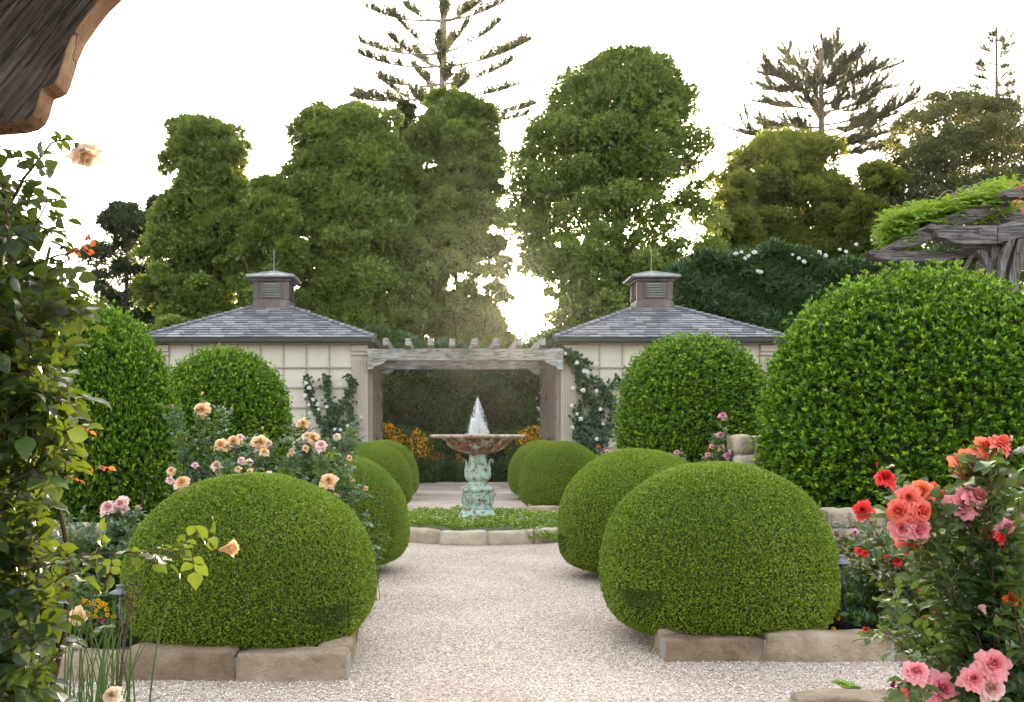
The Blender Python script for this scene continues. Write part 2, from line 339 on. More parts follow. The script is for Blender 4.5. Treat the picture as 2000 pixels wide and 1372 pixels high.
def watermat():
    m, n, out = mat('water_spray')
    d = nd(n, 'ShaderNodeBsdfDiffuse'); d.inputs[0].default_value = (.9, .93, .95, 1)
    t = nd(n, 'ShaderNodeBsdfTranslucent'); t.inputs[0].default_value = (.95, .97, 1, 1)
    g = nd(n, 'ShaderNodeBsdfGlossy'); g.inputs['Roughness'].default_value = .15
    a = nd(n, 'ShaderNodeMixShader'); a.inputs[0].default_value = .5
    b = nd(n, 'ShaderNodeMixShader'); b.inputs[0].default_value = .25
    n.links.new(d.outputs[0], a.inputs[1]); n.links.new(t.outputs[0], a.inputs[2])
    n.links.new(a.outputs[0], b.inputs[1]); n.links.new(g.outputs[0], b.inputs[2])
    tr = nd(n, 'ShaderNodeBsdfTransparent'); c = nd(n, 'ShaderNodeMixShader'); c.inputs[0].default_value = .35
    n.links.new(b.outputs[0], c.inputs[1]); n.links.new(tr.outputs[0], c.inputs[2])
    n.links.new(c.outputs[0], out.inputs[0]); return m
M['spray'] = watermat()
M['pool'] = surf('basin_water', [(.3, (.02, .035, .03)), (.7, (.04, .06, .05))], 3, rough=.05, bump=.4, bscale=14, spec=.9)

# ------------------------------------------------------------------ leaf templates (side, along, normal) and the leaf builder
KITE = (np.array([(0, 0, 0), (.5, .42, .10), (0, 1, 0), (-.5, .42, .10)]), np.array([(0, 1, 2), (0, 2, 3)]))
def oval():
    T = [(0, 0, 0)]; mids = [.25, .5, .78]; ws = [.40, .5, .30]
    for y, w_ in zip(mids, ws):
        T += [(w_, y, .12 - .3 * (y - .4) ** 2), (0, y, .02 - .25 * (y - .4) ** 2), (-w_, y, .12 - .3 * (y - .4) ** 2)]
    T.append((0, 1, -.12))
    tri = [(0, 1, 2), (0, 2, 3), (7, 10, 8), (8, 10, 9)]
    quad = [(1, 4, 5, 2), (2, 5, 6, 3), (4, 7, 8, 5), (5, 8, 9, 6)]
    return np.array(T), np.array(tri), np.array(quad)
OVAL = oval()
def nrm(a): return a / (np.linalg.norm(a, axis=-1, keepdims=True) + 1e-9)
def rdir(n, r=None): return nrm((r or rng).normal(size=(n, 3)))
def leafmesh(name, m, tpl, P, D, H, L, Wd, tint, base=(0, 0, 0), extra=None):
    P = np.asarray(P, float) - np.asarray(base, float); n = len(P)
    D = nrm(D); N = nrm(H - (H * D).sum(1, keepdims=True) * D); S = np.cross(D, N)
    L = np.broadcast_to(L, (n,)); Wd = np.broadcast_to(Wd, (n,))
    T = tpl[0]; k = len(T)
    V = (P[:, None, :] + (L[:, None] * T[None, :, 1])[:, :, None] * D[:, None, :]
         + (Wd[:, None] * T[None, :, 0])[:, :, None] * S[:, None, :] + (L[:, None] * T[None, :, 2])[:, :, None] * N[:, None, :])
    V = V.reshape(-1, 3); off = (np.arange(n) * k)[:, None, None]
    faces = [(f[None] + off).reshape(-1, f.shape[1]) for f in tpl[1:]]
    return npmesh(name, V, faces, m, np.repeat(np.broadcast_to(tint, (n,)), k), smooth=(k > 4))
def clusters(P, D, k, spread=.8):
    """k leaves round every shoot tip"""
    n = len(P); P2 = np.repeat(P, k, 0); D2 = np.repeat(nrm(D), k, 0)
    r = rdir(n * k); r = nrm(r - (r * D2).sum(1, keepdims=True) * D2)
    s = rng.uniform(.35, 1, (n * k, 1)) * spread
    return P2, nrm(D2 + r * s), D2 + .25 * rng.normal(size=D2.shape)

# ------------------------------------------------------------------ ground
def sheet(name, x0, x1, y0, y1, z, m, nx=1, ny=1, wob=0):
    X, Y = np.meshgrid(np.linspace(x0, x1, nx + 1), np.linspace(y0, y1, ny + 1)); Z = np.full(X.shape, z, float)
    if wob:
        Z += wob * (np.sin(X * 1.7 + .6) * np.cos(Y * 1.1) + .5 * np.sin(X * 4.1 + Y * 3.3))
    V = np.stack([X, Y, Z], -1).reshape(-1, 3); w_ = nx + 1
    i = (np.arange(ny)[:, None] * w_ + np.arange(nx)[None]).ravel()
    o = link(name, npmesh(name, V, np.stack([i, i + 1, i + w_ + 1, i + w_], 1), m, smooth=True)); return tag(o, kind='structure')
sheet('ground', -700, 700, -200, 1200, -.03, M['soil'])
sheet('gravel_path', -7, 9, -3, 26.0, 0, M['gravel'], 64, 110, .006)

# real pebbles lying on the near part of the path
def pebbles(x0, x1, y0, y1, n, s0, s1, seed):
    r = np.random.default_rng(seed)
    y = y0 + (y1 - y0) * r.random(n) ** 1.35; x = r.uniform(x0, x1, n)
    T = np.array([(1, 0, 0), (.3, .8, .1), (-.7, .7, 0), (-.9, -.2, .05), (-.1, -.9, 0), (.75, -.6, .05), (.05, .05, .62)])
    Fc = np.array([(0, 1, 6), (1, 2, 6), (2, 3, 6), (3, 4, 6), (4, 5, 6), (5, 0, 6)])
    a = r.uniform(0, 6.28, n); s = r.uniform(s0, s1, n); e = r.uniform(.6, 1, n)
    X = T[None, :, 0] * s[:, None]; Y = T[None, :, 1] * (s * e)[:, None]; Z = T[None, :, 2] * s[:, None]
    ca, sa = np.cos(a)[:, None], np.sin(a)[:, None]
    tl = r.normal(0, .25, (n, 2))
    Z = Z + X * tl[:, :1] + Y * tl[:, 1:]
    V = np.stack([x[:, None] + ca * X - sa * Y, y[:, None] + sa * X + ca * Y, Z + .003], -1).reshape(-1, 3)
    F_ = (Fc[None] + (np.arange(n) * 7)[:, None, None]).reshape(-1, 3)
    return npmesh('gravel', V, F_, M['pebble'], np.repeat(r.beta(2.2, 1.6, n), 7))
tag(link('gravel', pebbles(-2.6, 4.6, 4.6, 11.5, 110000, .004, .0085, 3)), 'pale crushed stone chippings loose on the gravel path', 'gravel', kind='stuff')

# ------------------------------------------------------------------ stones
def rough_block(cx, cy, cz, sx, sy, sz, ang=0, seed=0, cuts=7, amp=.012, rnd=.10, bend=None):
    bm = bmesh.new(); bmesh.ops.create_cube(bm, size=2)
    bmesh.ops.subdivide_edges(bm, edges=bm.edges[:], cuts=cuts, use_grid_fill=True)
    off = Vector((seed * 3.7, seed * 1.3, seed * 5.1)); ca, sa = math.cos(ang), math.sin(ang); V = []
    hx, hy, hz = sx / 2, sy / 2, sz / 2; rr = rnd * min(sx, sy, sz)
    for v in bm.verts:
        p = [v.co.x * hx, v.co.y * hy, v.co.z * hz]
        q = [max(-h + rr, min(h - rr, c)) for c, h in zip(p, (hx, hy, hz))]
        d = Vector(p) - Vector(q)
        if d.length > rr: d = d.normalized() * rr
        p = Vector(q) + d
        nn = noise.noise(p * 5 + off) * .9 + noise.noise(p * 14 + off) * .5 + noise.noise(p * 1.7 + off) * 1.2
        nrmv = Vector((v.co.x ** 5, v.co.y ** 5, v.co.z ** 5))
        if nrmv.length > 0: nrmv.normalize()
        p = p + nrmv * nn * amp
        x = cx + ca * p.x - sa * p.y; y = cy + sa * p.x + ca * p.y
        V.append((x, y, cz + p.z))
    idx = {v: i for i, v in enumerate(bm.verts)}
    Fc = [tuple(idx[v] for v in f.verts) for f in bm.faces]; bm.free(); return V, Fc
def kerb_run(parent, x0, y0, x1, y1, h, wd, lens, m, seed, z0=-.03, amp=.02):
    L = math.hypot(x1 - x0, y1 - y0); a = math.atan2(y1 - y0, x1 - x0); t = 0; i = 0; ux, uy = (x1 - x0) / L, (y1 - y0) / L
    while t < L - .05:
        l = lens[i % len(lens)]
        if t + l > L - .2: l = L - t
        c = t + l / 2; hh = h + .02 * math.sin(seed + i * 2.1)
        V, Fc = rough_block(x0 + ux * c, y0 + uy * c, z0 + (hh - z0) / 2, l - .012, wd, hh - z0, a, seed + i, 9, amp)
        MB().add(V, Fc, .5 + .3 * math.sin(i * 3.3 + seed)).build('kerb_stone', m, parent, True)
        if t > .01:
            MB().box(-.008, .008, -wd / 2 + .02, wd / 2 - .02, z0, h - .03).build_at(parent, x0 + ux * t, y0 + uy * t, a) if False else None
        t += l; i += 1
    # mortar bedding between the stones
    nx, ny = -uy * (wd / 2 - .022), ux * (wd / 2 - .022); zt = h - .035
    MB().prism([(x0 + nx, y0 + ny, z0), (x1 + nx, y1 + ny, z0), (x1 + nx, y1 + ny, zt), (x0 + nx, y0 + ny, zt)],
               [(x0 - nx, y0 - ny, z0), (x1 - nx, y1 - ny, z0), (x1 - nx, y1 - ny, zt), (x0 - nx, y0 - ny, zt)]).build('mortar', M['mortar'], parent)
def bed_kerb(label, x0, x1, y0, y1, lens, seed, sides='fie', h=.18, group='stone kerbs round the planting beds'):
    k = thing('stone_kerb', label, 'kerb', ((x0 + x1) / 2, y0, 0), group)
    wd = .22
    if 'f' in sides: kerb_run(k, x0, y0 + wd / 2, x1, y0 + wd / 2, h, wd, lens, M['stone'], seed)
    if 'r' in sides: kerb_run(k, x1 - wd / 2, y0 + wd + .005, x1 - wd / 2 - .34, y1, h - .01, wd, [.9, .7, 1.0], M['stone'], seed + 20)
    if 'l' in sides: kerb_run(k, x0 + wd / 2, y0 + wd + .005, x0 + wd / 2 + .40, y1, h - .01, wd, [.8, 1.0, .7], M['stone'], seed + 40)
    if 'b' in sides: kerb_run(k, x0 + wd, y1 + wd / 2, x1 - wd, y1 + wd / 2, h, wd, [.9, .8], M['stone'], seed + 60)
    return k
bed_kerb('buff sandstone kerb under the box ball beside the apricot rosebud', -4.6, -.607, 6.48, 13.3, [.75, .80, .99, .72, .9], 1, 'frb')
bed_kerb('buff sandstone kerb below the dark path light and the box ball beside the red roses', 1.58, 5.2, 7.02, 12.6, [.72, .9, .85, .95], 5, 'flb')
bed_kerb('pale sandstone kerb holding the leafy primrose rosette in the near corner', 1.92, 4.6, 5.30, 5.35, [1.0, .9, .8], 9, 'f')
bed_kerb('far sandstone kerb under the two box balls beside the yellow flowers', -4.5, -.72, 20.0, 25.2, [.9], 12, 'frb')
bed_kerb('far sandstone kerb under the two box balls below the white climbing rose', 1.75, 6, 19.6, 25.2, [.9, 1.0], 15, 'flb')
for a in ((-4.4, -1.12, 6.67, 13.2), (2.15, 5.1, 7.2, 12.5), (2.1, 4.6, 4.3, 5.35), (-4.4, -1.2, 20.2, 25.1), (2.3, 6, 19.8, 25.1)):
    sheet('bed_soil', *a, .115, M['soil'], 20, 20, .01)
sheet('bed_soil', -4.4, -1.55, 3.2, 5.7, .03, M['soil'], 20, 20, .01)

# ------------------------------------------------------------------ clipped box balls
def superell(n, a, cu, cd, e, r):
    d = nrm(r.normal(size=(n, 3))); s = np.array([a, a, 1.0])[None] * np.ones((n, 1)); s[:, 2] = np.where(d[:, 2] > 0, cu, cd)
    e = e + (max(e, 2.9) - e) * np.clip(-d[:, 2] / .35, 0, 1); q = np.abs(d / s); t = (q ** e[:, None]).sum(1) ** (-1 / e); P = d * t[:, None]
    N = np.sign(P) * (np.abs(P / s) ** (e[:, None] - 1)) / s; return P, nrm(N)
def lump(P, f, s):
    return (np.sin(P[:, 0] * f + s) * np.sin(P[:, 1] * f * 1.1 + 2 * s) + np.sin(P[:, 2] * f * 1.3 + 3 * s) * np.cos(P[:, 0] * f * .7 + s)) * .5
def ball_core(name, a, cu, cd, e, k, m, z0, parentbase=(0, 0, 0), seed=0, lamp=.0, f=3):  # solid shell added inside the foliage to block light, no real twigs
    bm = bmesh.new(); bmesh.ops.create_icosphere(bm, subdivisions=5, radius=1); V = np.array([v.co[:] for v in bm.verts]); Fc = np.array([[v.index for v in q.verts] for q in bm.faces]); bm.free()
    s = np.array([a, a, 1.0])[None] * np.ones((len(V), 1)); s[:, 2] = np.where(V[:, 2] > 0, cu, cd)
    e = e + (max(e, 2.9) - e) * np.clip(-V[:, 2] / .35, 0, 1); t = ((np.abs(V) / s) ** e[:, None]).sum(1) ** (-1 / e); P = V * t[:, None]
    P *= (1 + lamp * lump(P, f, seed))[:, None] * k; P[:, 2] += z0
    return npmesh(name, P, Fc, m, smooth=True)
def box_meshes():
    n = 112000; a, cu, cd, e = .93, .78, .44, 2.2
    P, N = superell(n, a, cu, cd, e, rng); l = lump(P, 5, 1.0)
    st_ = np.where(rng.random(n) < .012, rng.random(n) * .03, 0); P = P * (1 + .012 * l + .009 * lump(P, 11, 2) + st_)[:, None] * (1 - .034 * rng.random(n) ** 1.5)[:, None]; P[:, 2] += .5
    up = np.array([0, 0, .35])
    P2, D2, H2 = clusters(P, N + up + .5 * rng.normal(size=N.shape), 3, .9)
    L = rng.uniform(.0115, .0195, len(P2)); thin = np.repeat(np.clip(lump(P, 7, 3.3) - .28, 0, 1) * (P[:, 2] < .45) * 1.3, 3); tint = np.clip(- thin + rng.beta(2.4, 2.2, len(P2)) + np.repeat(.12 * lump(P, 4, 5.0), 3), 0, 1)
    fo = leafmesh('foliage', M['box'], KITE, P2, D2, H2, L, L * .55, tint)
    return fo, ball_core('opaque_core', a, cu, cd, e, .962, M['boxcore'], .5, seed=1.0, lamp=.012, f=5)
box_f, box_c = box_meshes()
def trunk_mesh():
    mb = MB()
    for i in range(5):
        a = i * 1.26; mb.tube([(.06 * math.cos(a), .06 * math.sin(a), -.1), (.10 * math.cos(a), .1 * math.sin(a), .1), (.3 * math.cos(a), .3 * math.sin(a), .35)], [.03, .025, .015])
    me = mb.build('trunk', M['bark']); d = me.data; bpy.data.objects.remove(me); return d
box_t = trunk_mesh()
def copy_tree(o, parent=None, loc=None):
    c = o.copy(); col.objects.link(c); c.parent = parent
    for ch in o.children: copy_tree(ch, c)
    return c
BALLS = [  # px centre, D, radius, top py, label
    (493, 7.42, .94, 928, 'clipped box ball behind the drooping apricot rosebud, on the kerb of the gravel path'),
    (1399, 7.9, .93, 906, 'clipped box ball in front of the dark path light, beside the red roses'),
    (648, 11.7, .905, 887, 'clipped box ball partly behind the apricot rose bush, second from the camera in its row'),
    (1246, 11.3, .895, 879, 'clipped box ball second from the camera in the row beneath the white climbing rose'),
    (722, 20.9, .885, 865, 'clipped box ball third in the row leading to the yellow daisies'),
    (1097, 20.9, .890, 863, 'clipped box ball beside the fountain and below the white climber, third in its row'),
    (749, 24.5, .87, 861, 'farthest clipped box ball in the row beside the left pavilion'),
    (1060, 24.7, .87, 861, 'farthest clipped box ball, overlapped by its neighbour below the right pavilion door')]
first = None
for i, (px, D, r, pt, lab) in enumerate(BALLS):
    x = at(px, 0, D)[0]; zt = EYE - (pt - VY) * D / F; s = r / .955
    if first is None:
        o = thing('box_ball', lab, 'topiary', (x, D, .06)); link('foliage', box_f, o); link('opaque_core', box_c, o); link('trunk', box_t, o); first = o
    else: o = copy_tree(first)
    o.location = (x, D, -.03); o.scale = (s, s, (zt + .03) / 1.282); o.rotation_euler = (0, 0, i * 1.37)
    o['label'] = lab; o['group'] = 'clipped box balls lining the gravel path'

# ------------------------------------------------------------------ big rounded shrubs
def shrub_mesh(a, cu, cd, e, n, Ll, k, seed, z0, lampA=.03, f=2.4, depth=.16, mt='vib'):
    r = np.random.default_rng(seed)
    P, N = superell(n, a, cu, cd, e, r); l = lump(P, f, seed)
    dd = r.random(n) ** 1.7 * depth
    P = P * (1 + lampA * l)[:, None] - N * dd[:, None]; P[:, 2] += z0
    up = np.array([0, 0, .6])
    A = nrm(N * .8 + up + .35 * r.normal(size=N.shape)); ln = (r.random(n) ** 2.5) * Ll * 3.2 * (1 - dd / depth)     # shoots of uneven length
    P = np.concatenate([P + A * ln[:, None], P + A * (ln * .45)[:, None]]); A = np.concatenate([A, A]); dd = np.concatenate([dd, dd + .03]); k2 = k
    P2, D2, H2 = clusters(P, A, k, .95)
    L = r.uniform(.7, 1.25, len(P2)) * Ll
    tip = np.repeat(np.concatenate([np.ones(n), np.full(n, .45)]), k)      # fresh growth at the shoot tips; contrast raised to paint lit tops, shaded voids
    tint = np.clip(.0 + .72 * tip * r.random(len(P2)) ** .8 + .2 * r.random(len(P2)) + np.repeat(.22 * r.random(2 * n), k), 0, 1)
    fo = leafmesh('foliage', M[mt], KITE, P2, D2, H2, L, L * .42, tint)
    co = ball_core('opaque_core', a, cu, cd, e, 1 - (depth + .02) / a, M['shrubcore'], z0, seed=seed, lamp=lampA, f=f)
    return fo, co
big = shrub_mesh(1.60, 1.60, 1.25, 2.05, 23000, .062, 6, 11, 0, depth=.16)
mid = shrub_mesh(1.12, 1.16, 1.3, 2.15, 15000, .055, 6, 12, 0, depth=.12)
def shrub(meshes, x, y, zc, sc, rot, lab, tr):
    o = thing('rounded_shrub', lab, 'shrub', (x, y, 0)); f_ = link('foliage', meshes[0], o); c_ = link('opaque_core', meshes[1], o)
    for q in (f_, c_): q.location = (0, 0, zc); q.scale = sc; q.rotation_euler = (0, 0, rot)
    mb = MB()
    for i in range(4):
        a = i * 1.57 + .4; mb.tube([(x + .1 * math.cos(a), y + .1 * math.sin(a), -.05), (x + .2 * math.cos(a), y + .2 * math.sin(a), zc * .5), (x + .5 * math.cos(a), y + .5 * math.sin(a), zc)], [.06, .045, .03])
    mb.build('trunk', M['bark'], o); return o
p = at(1790, 0, 11.3); shrub(big, p[0], 11.3, 1.81, (1.01, .98, .98), 0, 'huge rounded bright green shrub behind the coral roses and red roses', 0)
p = at(1352, 0, 17); shrub(mid, p[0], 17, 2.08, (1.05, 1.0, .96), 2.0, 'rounded shrub behind the mauve roses in front of the right pavilion wall', 0)
p = at(438, 0, 17); shrub(mid, p[0], 17, 1.88, (.92, .92, .94), 4.0, 'rounded shrub in front of the left pavilion wall', 0)
p = at(168, 0, 11.6); shrub(big, p[0], 11.6, 1.63, (.60, .62, .90), 1.3, 'tall rounded shrub between the climbing rose and the smaller wall shrub', 0)

# ------------------------------------------------------------------ pavilions
def slates(mb, A, B, C, Dd, rows, sw, seed):
    r = random.Random(seed); A, B, C, Dd = map(lambda q: np.array(q, float), (A, B, C, Dd))
    u = (B - A) / np.linalg.norm(B - A); n = np.cross(u, Dd - A); n /= np.linalg.norm(n)
    if n[2] < 0: n = -n
    for i in range(rows):
        v0, v1 = i / rows, (i + 1.12) / rows; v1 = min(v1, 1)
        l0, l1 = A + (Dd - A) * v0, A + (Dd - A) * v1; r0, r1 = B + (C - B) * v0, B + (C - B) * v1
        W0 = np.dot(r0 - A, u); s0 = np.dot(l0 - A, u); s1 = np.dot(l1 - A, u); W1 = np.dot(r1 - A, u)
        perp0 = l0 - u * s0; perp1 = l1 - u * s1
        x = s0 - sw * r.random()
        while x < W0:
            ww = sw * r.uniform(.75, 1.2); a0, b0 = max(x + .009, s0), min(x + ww - .009, W0); a1, b1 = min(max(x + .009, s1), W1), max(min(x + ww - .009, W1), s1)
            if b0 > a0 + .01 and b1 >= a1:
                t = .036 + .01 * r.random(); lo = n * t; hi = n * .004
                V = [perp0 + u * a0 + lo, perp0 + u * b0 + lo, perp1 + u * b1 + hi, perp1 + u * a1 + hi, perp0 + u * a0, perp0 + u * b0]
                mb.add(V, [(0, 1, 2, 3), (4, 5, 1, 0)], r.random())
            x += ww
def pavilion(cx, front, lab, side, seed):
    W_, Dp, H = 5.74, 4.4, 4.02; x0, x1 = cx - W_ / 2, cx + W_ / 2; y0, y1 = front, front + Dp
    g = thing('garden_pavilion', lab, 'pavilion', (cx, front + Dp / 2, 0))
    MB().box(x0 + .03, x1 - .03, y0 + .06, y1, -.05, H).build('wall', M['paint'], g)
    mb = MB()
    pw = .43
    for xa in (x0, x1 - pw):
        pm = MB(); pm.box(xa, xa + pw, y0 - .02, y0 + .05, 0, H - .02)
        for j in range(5):
            q = xa + .045 + j * .078; pm.box(q, q + .03, y0 - .05, y0 - .021, .25, H - .42)
        pm.box(xa - .02, xa + pw + .02, y0 - .075, y0 + .04, H - .30, H - .24); pm.box(xa + .0, xa + pw, y0 - .06, y0 - .021, H - .2, H - .03)
        pm.box(xa - .02, xa + pw + .02, y0 - .075, y0 + .04, 0, .24)
        pm.build('pilaster', M['trim'], g, bevel=.006)
    n = 9; xs = np.linspace(x0 + pw, x1 - pw, n)
    for q in xs[:]: mb.box(q - .014, q + .014, y0 + .02, y0 + .058, .2, H)
    z = H - .62
    while z > .3: mb.box(x0 + pw, x1 - pw, y0 - .008, y0 + .019, z - .018, z + .018); z -= .535
    mb.build('trellis', M['batten'], g)
    # side facing the arbor: panelled double doors
    xs_, sg = (x1, 1) if side > 0 else (x0, -1)
    MB().box(min(xs_ - .03 * sg, xs_ + .01 * sg), max(xs_ - .03 * sg, xs_ + .01 * sg), y0 + .12, y1 - .02, 0, H - .02).build('side_panel', M['door'], g)
    for j, (ya, yb) in enumerate(((y0 + .75, y0 + 1.95), (y0 + 1.97, y0 + 3.17))):
        dm = MB()
        def bx(a, b, c, d, t0, t1): dm.box(min(xs_ + t0 * sg, xs_ + t1 * sg), max(xs_ + t0 * sg, xs_ + t1 * sg), a, b, c, d)
        bx(ya, yb, .05, 3.3, .012, .03)
        for a, b, c, d in ((ya, ya + .12, .05, 3.3), (yb - .12, yb, .05, 3.3), (ya + .12, yb - .12, 3.1, 3.3), (ya + .12, yb - .12, .05, .35), (ya + .12, yb - .12, 1.5, 1.65), ((ya + yb) / 2 - .05, (ya + yb) / 2 + .05, .35, 3.1)):
            bx(a, b, c, d, .032, .06)
        d_ = dm.build('door', M['door'], g)
        hm = MB(); hy = yb - .06 if j == 0 else ya + .06
        hm.tube([(xs_ + .06 * sg, hy, 1.5), (xs_ + .12 * sg, hy, 1.5), (xs_ + .12 * sg, hy, 1.28), (xs_ + .06 * sg, hy, 1.28)], .016)
        hm.build('handle', M['black'], d_)
        for hz in (.7, 2.6):
            MB().box(min(xs_ + .061 * sg, xs_ + .075 * sg), max(xs_ + .061 * sg, xs_ + .075 * sg), (ya if j == 0 else yb - .12), (ya + .12 if j == 0 else yb), hz, hz + .22).build('hinge', M['black'], d_)
    for ya, yb in ((y0 + .15, y0 + .62), (y1 - .6, y1 - .1)):
        tm = MB()
        for zz in np.arange(.5, H - .2, .52): tm.box(min(xs_ + .011 * sg, xs_ + .09 * sg), max(xs_ + .011 * sg, xs_ + .09 * sg), ya, yb, zz, zz + .035)
        for yy in (ya, yb): tm.box(min(xs_ + .011 * sg, xs_ + .10 * sg), max(xs_ + .011 * sg, xs_ + .10 * sg), yy - .02, yy + .02, 0, H - .1)
        tm.build('side_trellis', M['door'], g)
    # eaves, gutter, roof
    ov = .12; ex0, ex1, ey0, ey1 = x0 - ov, x1 + ov, y0 - ov - .1, y1 + ov
    MB().box(ex0 + .05, ex1 - .05, ey0 + .06, ey1 - .05, H, H + .06).build('soffit', M['trim'], g)
    gm = MB()
    def gut(p, q, dx, dy):
        prof = [(0, 0), (.05, -.005), (.085, .03), (.10, .12), (.115, .135), (0, .14)]
        fr = [(p[0] + dx * a, p[1] + dy * a, H + .02 + b) for a, b in prof]; bk = [(q[0] + dx * a, q[1] + dy * a, H + .02 + b) for a, b in prof]
        gm.prism(fr, bk)
    gut((ex0, ey0), (ex1, ey0), 0, -1); gut((ex0, ey1), (ex1, ey1), 0, 1); gut((ex0, ey0 - .1), (ex0, ey1 + .1), -1, 0); gut((ex1, ey0 - .1), (ex1, ey1 + .1), 1, 0)
    gm.build('gutter', M['gutter'], g)
    ze = H + .14; ccx, ccy = cx, front + Dp / 2; hb = .54; zt = 5.19
    ex0 -= .09; ex1 += .09; ey0 -= .09; ey1 += .09
    E = [(ex0, ey0, ze), (ex1, ey0, ze), (ex1, ey1, ze), (ex0, ey1, ze)]; T = [(ccx - hb, ccy - hb, zt), (ccx + hb, ccy - hb, zt), (ccx + hb, ccy + hb, zt), (ccx - hb, ccy + hb, zt)]
    um = MB(); um.add(E + T, [(0, 1, 5, 4), (1, 2, 6, 5), (2, 3, 7, 6), (3, 0, 4, 7), (4, 5, 6, 7), (3, 2, 1, 0)], .3)
    for i in range(4): j = (i + 1) % 4; slates(um, E[i], E[j], T[j], T[i], 13, .40, seed + i)
    rf = um.build('roof', M['slate'], g)
    for i in range(4):
        hm = MB(); a, b = np.array(E[i]), np.array(T[i]); nn = 15
        for k in range(nn):
            p_, q_ = a + (b - a) * (k / nn), a + (b - a) * ((k + .96) / nn)
            hm.tube([p_ + (0, 0, .035), q_ + (0, 0, .02)], [.075, .062], 6, random.random() * .4)
        hm.build('hip_cap', M['slate'], rf)
    # cupola
    c = thing_child('cupola', g)
    base = MB(); base.add([(ccx + a * .58, ccy + b * .58, zt - .12) for a, b in ((-1, -1), (1, -1), (1, 1), (-1, 1))] + [(ccx + a * .50, ccy + b * .50, zt + .25) for a, b in ((-1, -1), (1, -1), (1, 1), (-1, 1))],
             [(0, 1, 5, 4), (1, 2, 6, 5), (2, 3, 7, 6), (3, 0, 4, 7), (4, 5, 6, 7), (3, 2, 1, 0)])
    base.box(ccx - .48, ccx + .48, ccy - .48, ccy + .48, zt + .24, zt + .80)
    for a in (-1, 1):
        for b in (-1, 1):
            qx, qy = ccx + a * .44, ccy + b * .44; base.box(qx - .07, qx + .07, qy - .07, qy + .07, zt + .26, zt + .78)
            for kx, ky in ((qx - a * .2, qy + b * .065), (qx + a * .065, qy - b * .2)): base.box(kx - .02, kx + .02, ky - .02, ky + .02, zt + .28, zt + .77)
    base.box(ccx - .56, ccx + .56, ccy - .56, ccy + .56, zt + .77, zt + .83); base.box(ccx - .61, ccx + .61, ccy - .61, ccy + .61, zt + .831, zt + .87)
    cb = base.build('cupola', M['copper'], g, bevel=.008)
    for s_ in (-1, 1):
        la, lb_ = MB(), MB()
        for k in range(6):
            zz = zt + .31 + k * .07
            la.add([(ccx - .27, ccy + s_ * .53, zz), (ccx + .27, ccy + s_ * .53, zz), (ccx + .27, ccy + s_ * .485, zz + .06), (ccx - .27, ccy + s_ * .485, zz + .06), (ccx - .27, ccy + s_ * .53, zz + .012), (ccx + .27, ccy + s_ * .53, zz + .012)], [(0, 1, 2, 3), (0, 1, 5, 4)])
            lb_.add([(ccx + s_ * .53, ccy - .27, zz), (ccx + s_ * .53, ccy + .27, zz), (ccx + s_ * .485, ccy + .27, zz + .06), (ccx + s_ * .485, ccy - .27, zz + .06), (ccx + s_ * .53, ccy - .27, zz + .012), (ccx + s_ * .53, ccy + .27, zz + .012)], [(0, 1, 2, 3), (0, 1, 5, 4)])
        la.build('louver', M['louver'], cb); lb_.build('louver', M['louver'], cb)
    h2 = .69; rz = zt + .87
    rm = MB(); Eb = [(ccx + a * h2, ccy + b * h2, rz) for a, b in ((-1, -1), (1, -1), (1, 1), (-1, 1))]
    rm.add(Eb + [(p_[0], p_[1], rz + .04) for p_ in Eb], [(0, 1, 5, 4), (1, 2, 6, 5), (2, 3, 7, 6), (3, 0, 4, 7), (3, 2, 1, 0)])
    Et = [(p_[0], p_[1], rz + .04) for p_ in Eb]; ap = (ccx, ccy, rz + .25)
    rm.add(Et + [ap], [(0, 1, 4), (1, 2, 4), (2, 3, 4), (3, 0, 4)])
    for i in range(4):
        for t in (0, .33, .66):
            p_ = np.array(Et[i]) * (1 - t) + np.array(Et[(i + 1) % 4]) * t; tt = .0 if t == 0 else .0
            top = np.array(ap) if t == 0 else np.array(ap) * (1 - abs(t - .5) * .6) + p_ * abs(t - .5) * .6
            rm.tube([p_ + (0, 0, .012), top + (0, 0, .015)], .014, 4)
    rm.build('cupola_roof', M['leadroof'], cb)
    fm = MB(); fm.lathe([(.02, rz + .22), (.03, rz + .27), (.010, rz + .32), (.012, rz + .75), (.016, rz + .77), (.003, rz + .90)], ccx, ccy, 8); fm.build('finial', M['leadroof'], cb, True)
    return g
def thing_child(name, parent): return None
GF = 26.5
pavilion(-4.82, GF, 'cream pavilion with slate roof and copper cupola behind the apricot roses', 1, 31)
pavilion(6.05, GF, 'cream pavilion with slate roof and copper cupola, white climbing rose on its wall', -1, 61)

# stone terrace between the pavilions
tr = thing('stone_terrace', 'low terrace of long grey flagstones with a rough edge behind the fountain', 'terrace', (.6, 26, 0))
x = -2.6; i = 0
for wd in (1.7, 2.3, 2.1):
    V, Fc = rough_block(x + wd / 2, 26.3, .04, wd - .01, .9, .14, 0, 70 + i, 9, .008, .25); MB().add(V, Fc, .4 + .1 * i).build('slab', M['flag'], tr, True); x += wd; i += 1
x = -2.0
for r_ in range(4):
    x = -2.2 - .4 * (r_ % 2)
    while x < 3.6:
        wd = random.uniform(1.1, 1.9); MB().box(x, x + wd - .012, 26.76 + r_ * 1.2, 27.94 + r_ * 1.2, -.02, .108 + random.random() * .006, random.random()).build('slab', M['flag'], tr, bevel=.008); x += wd

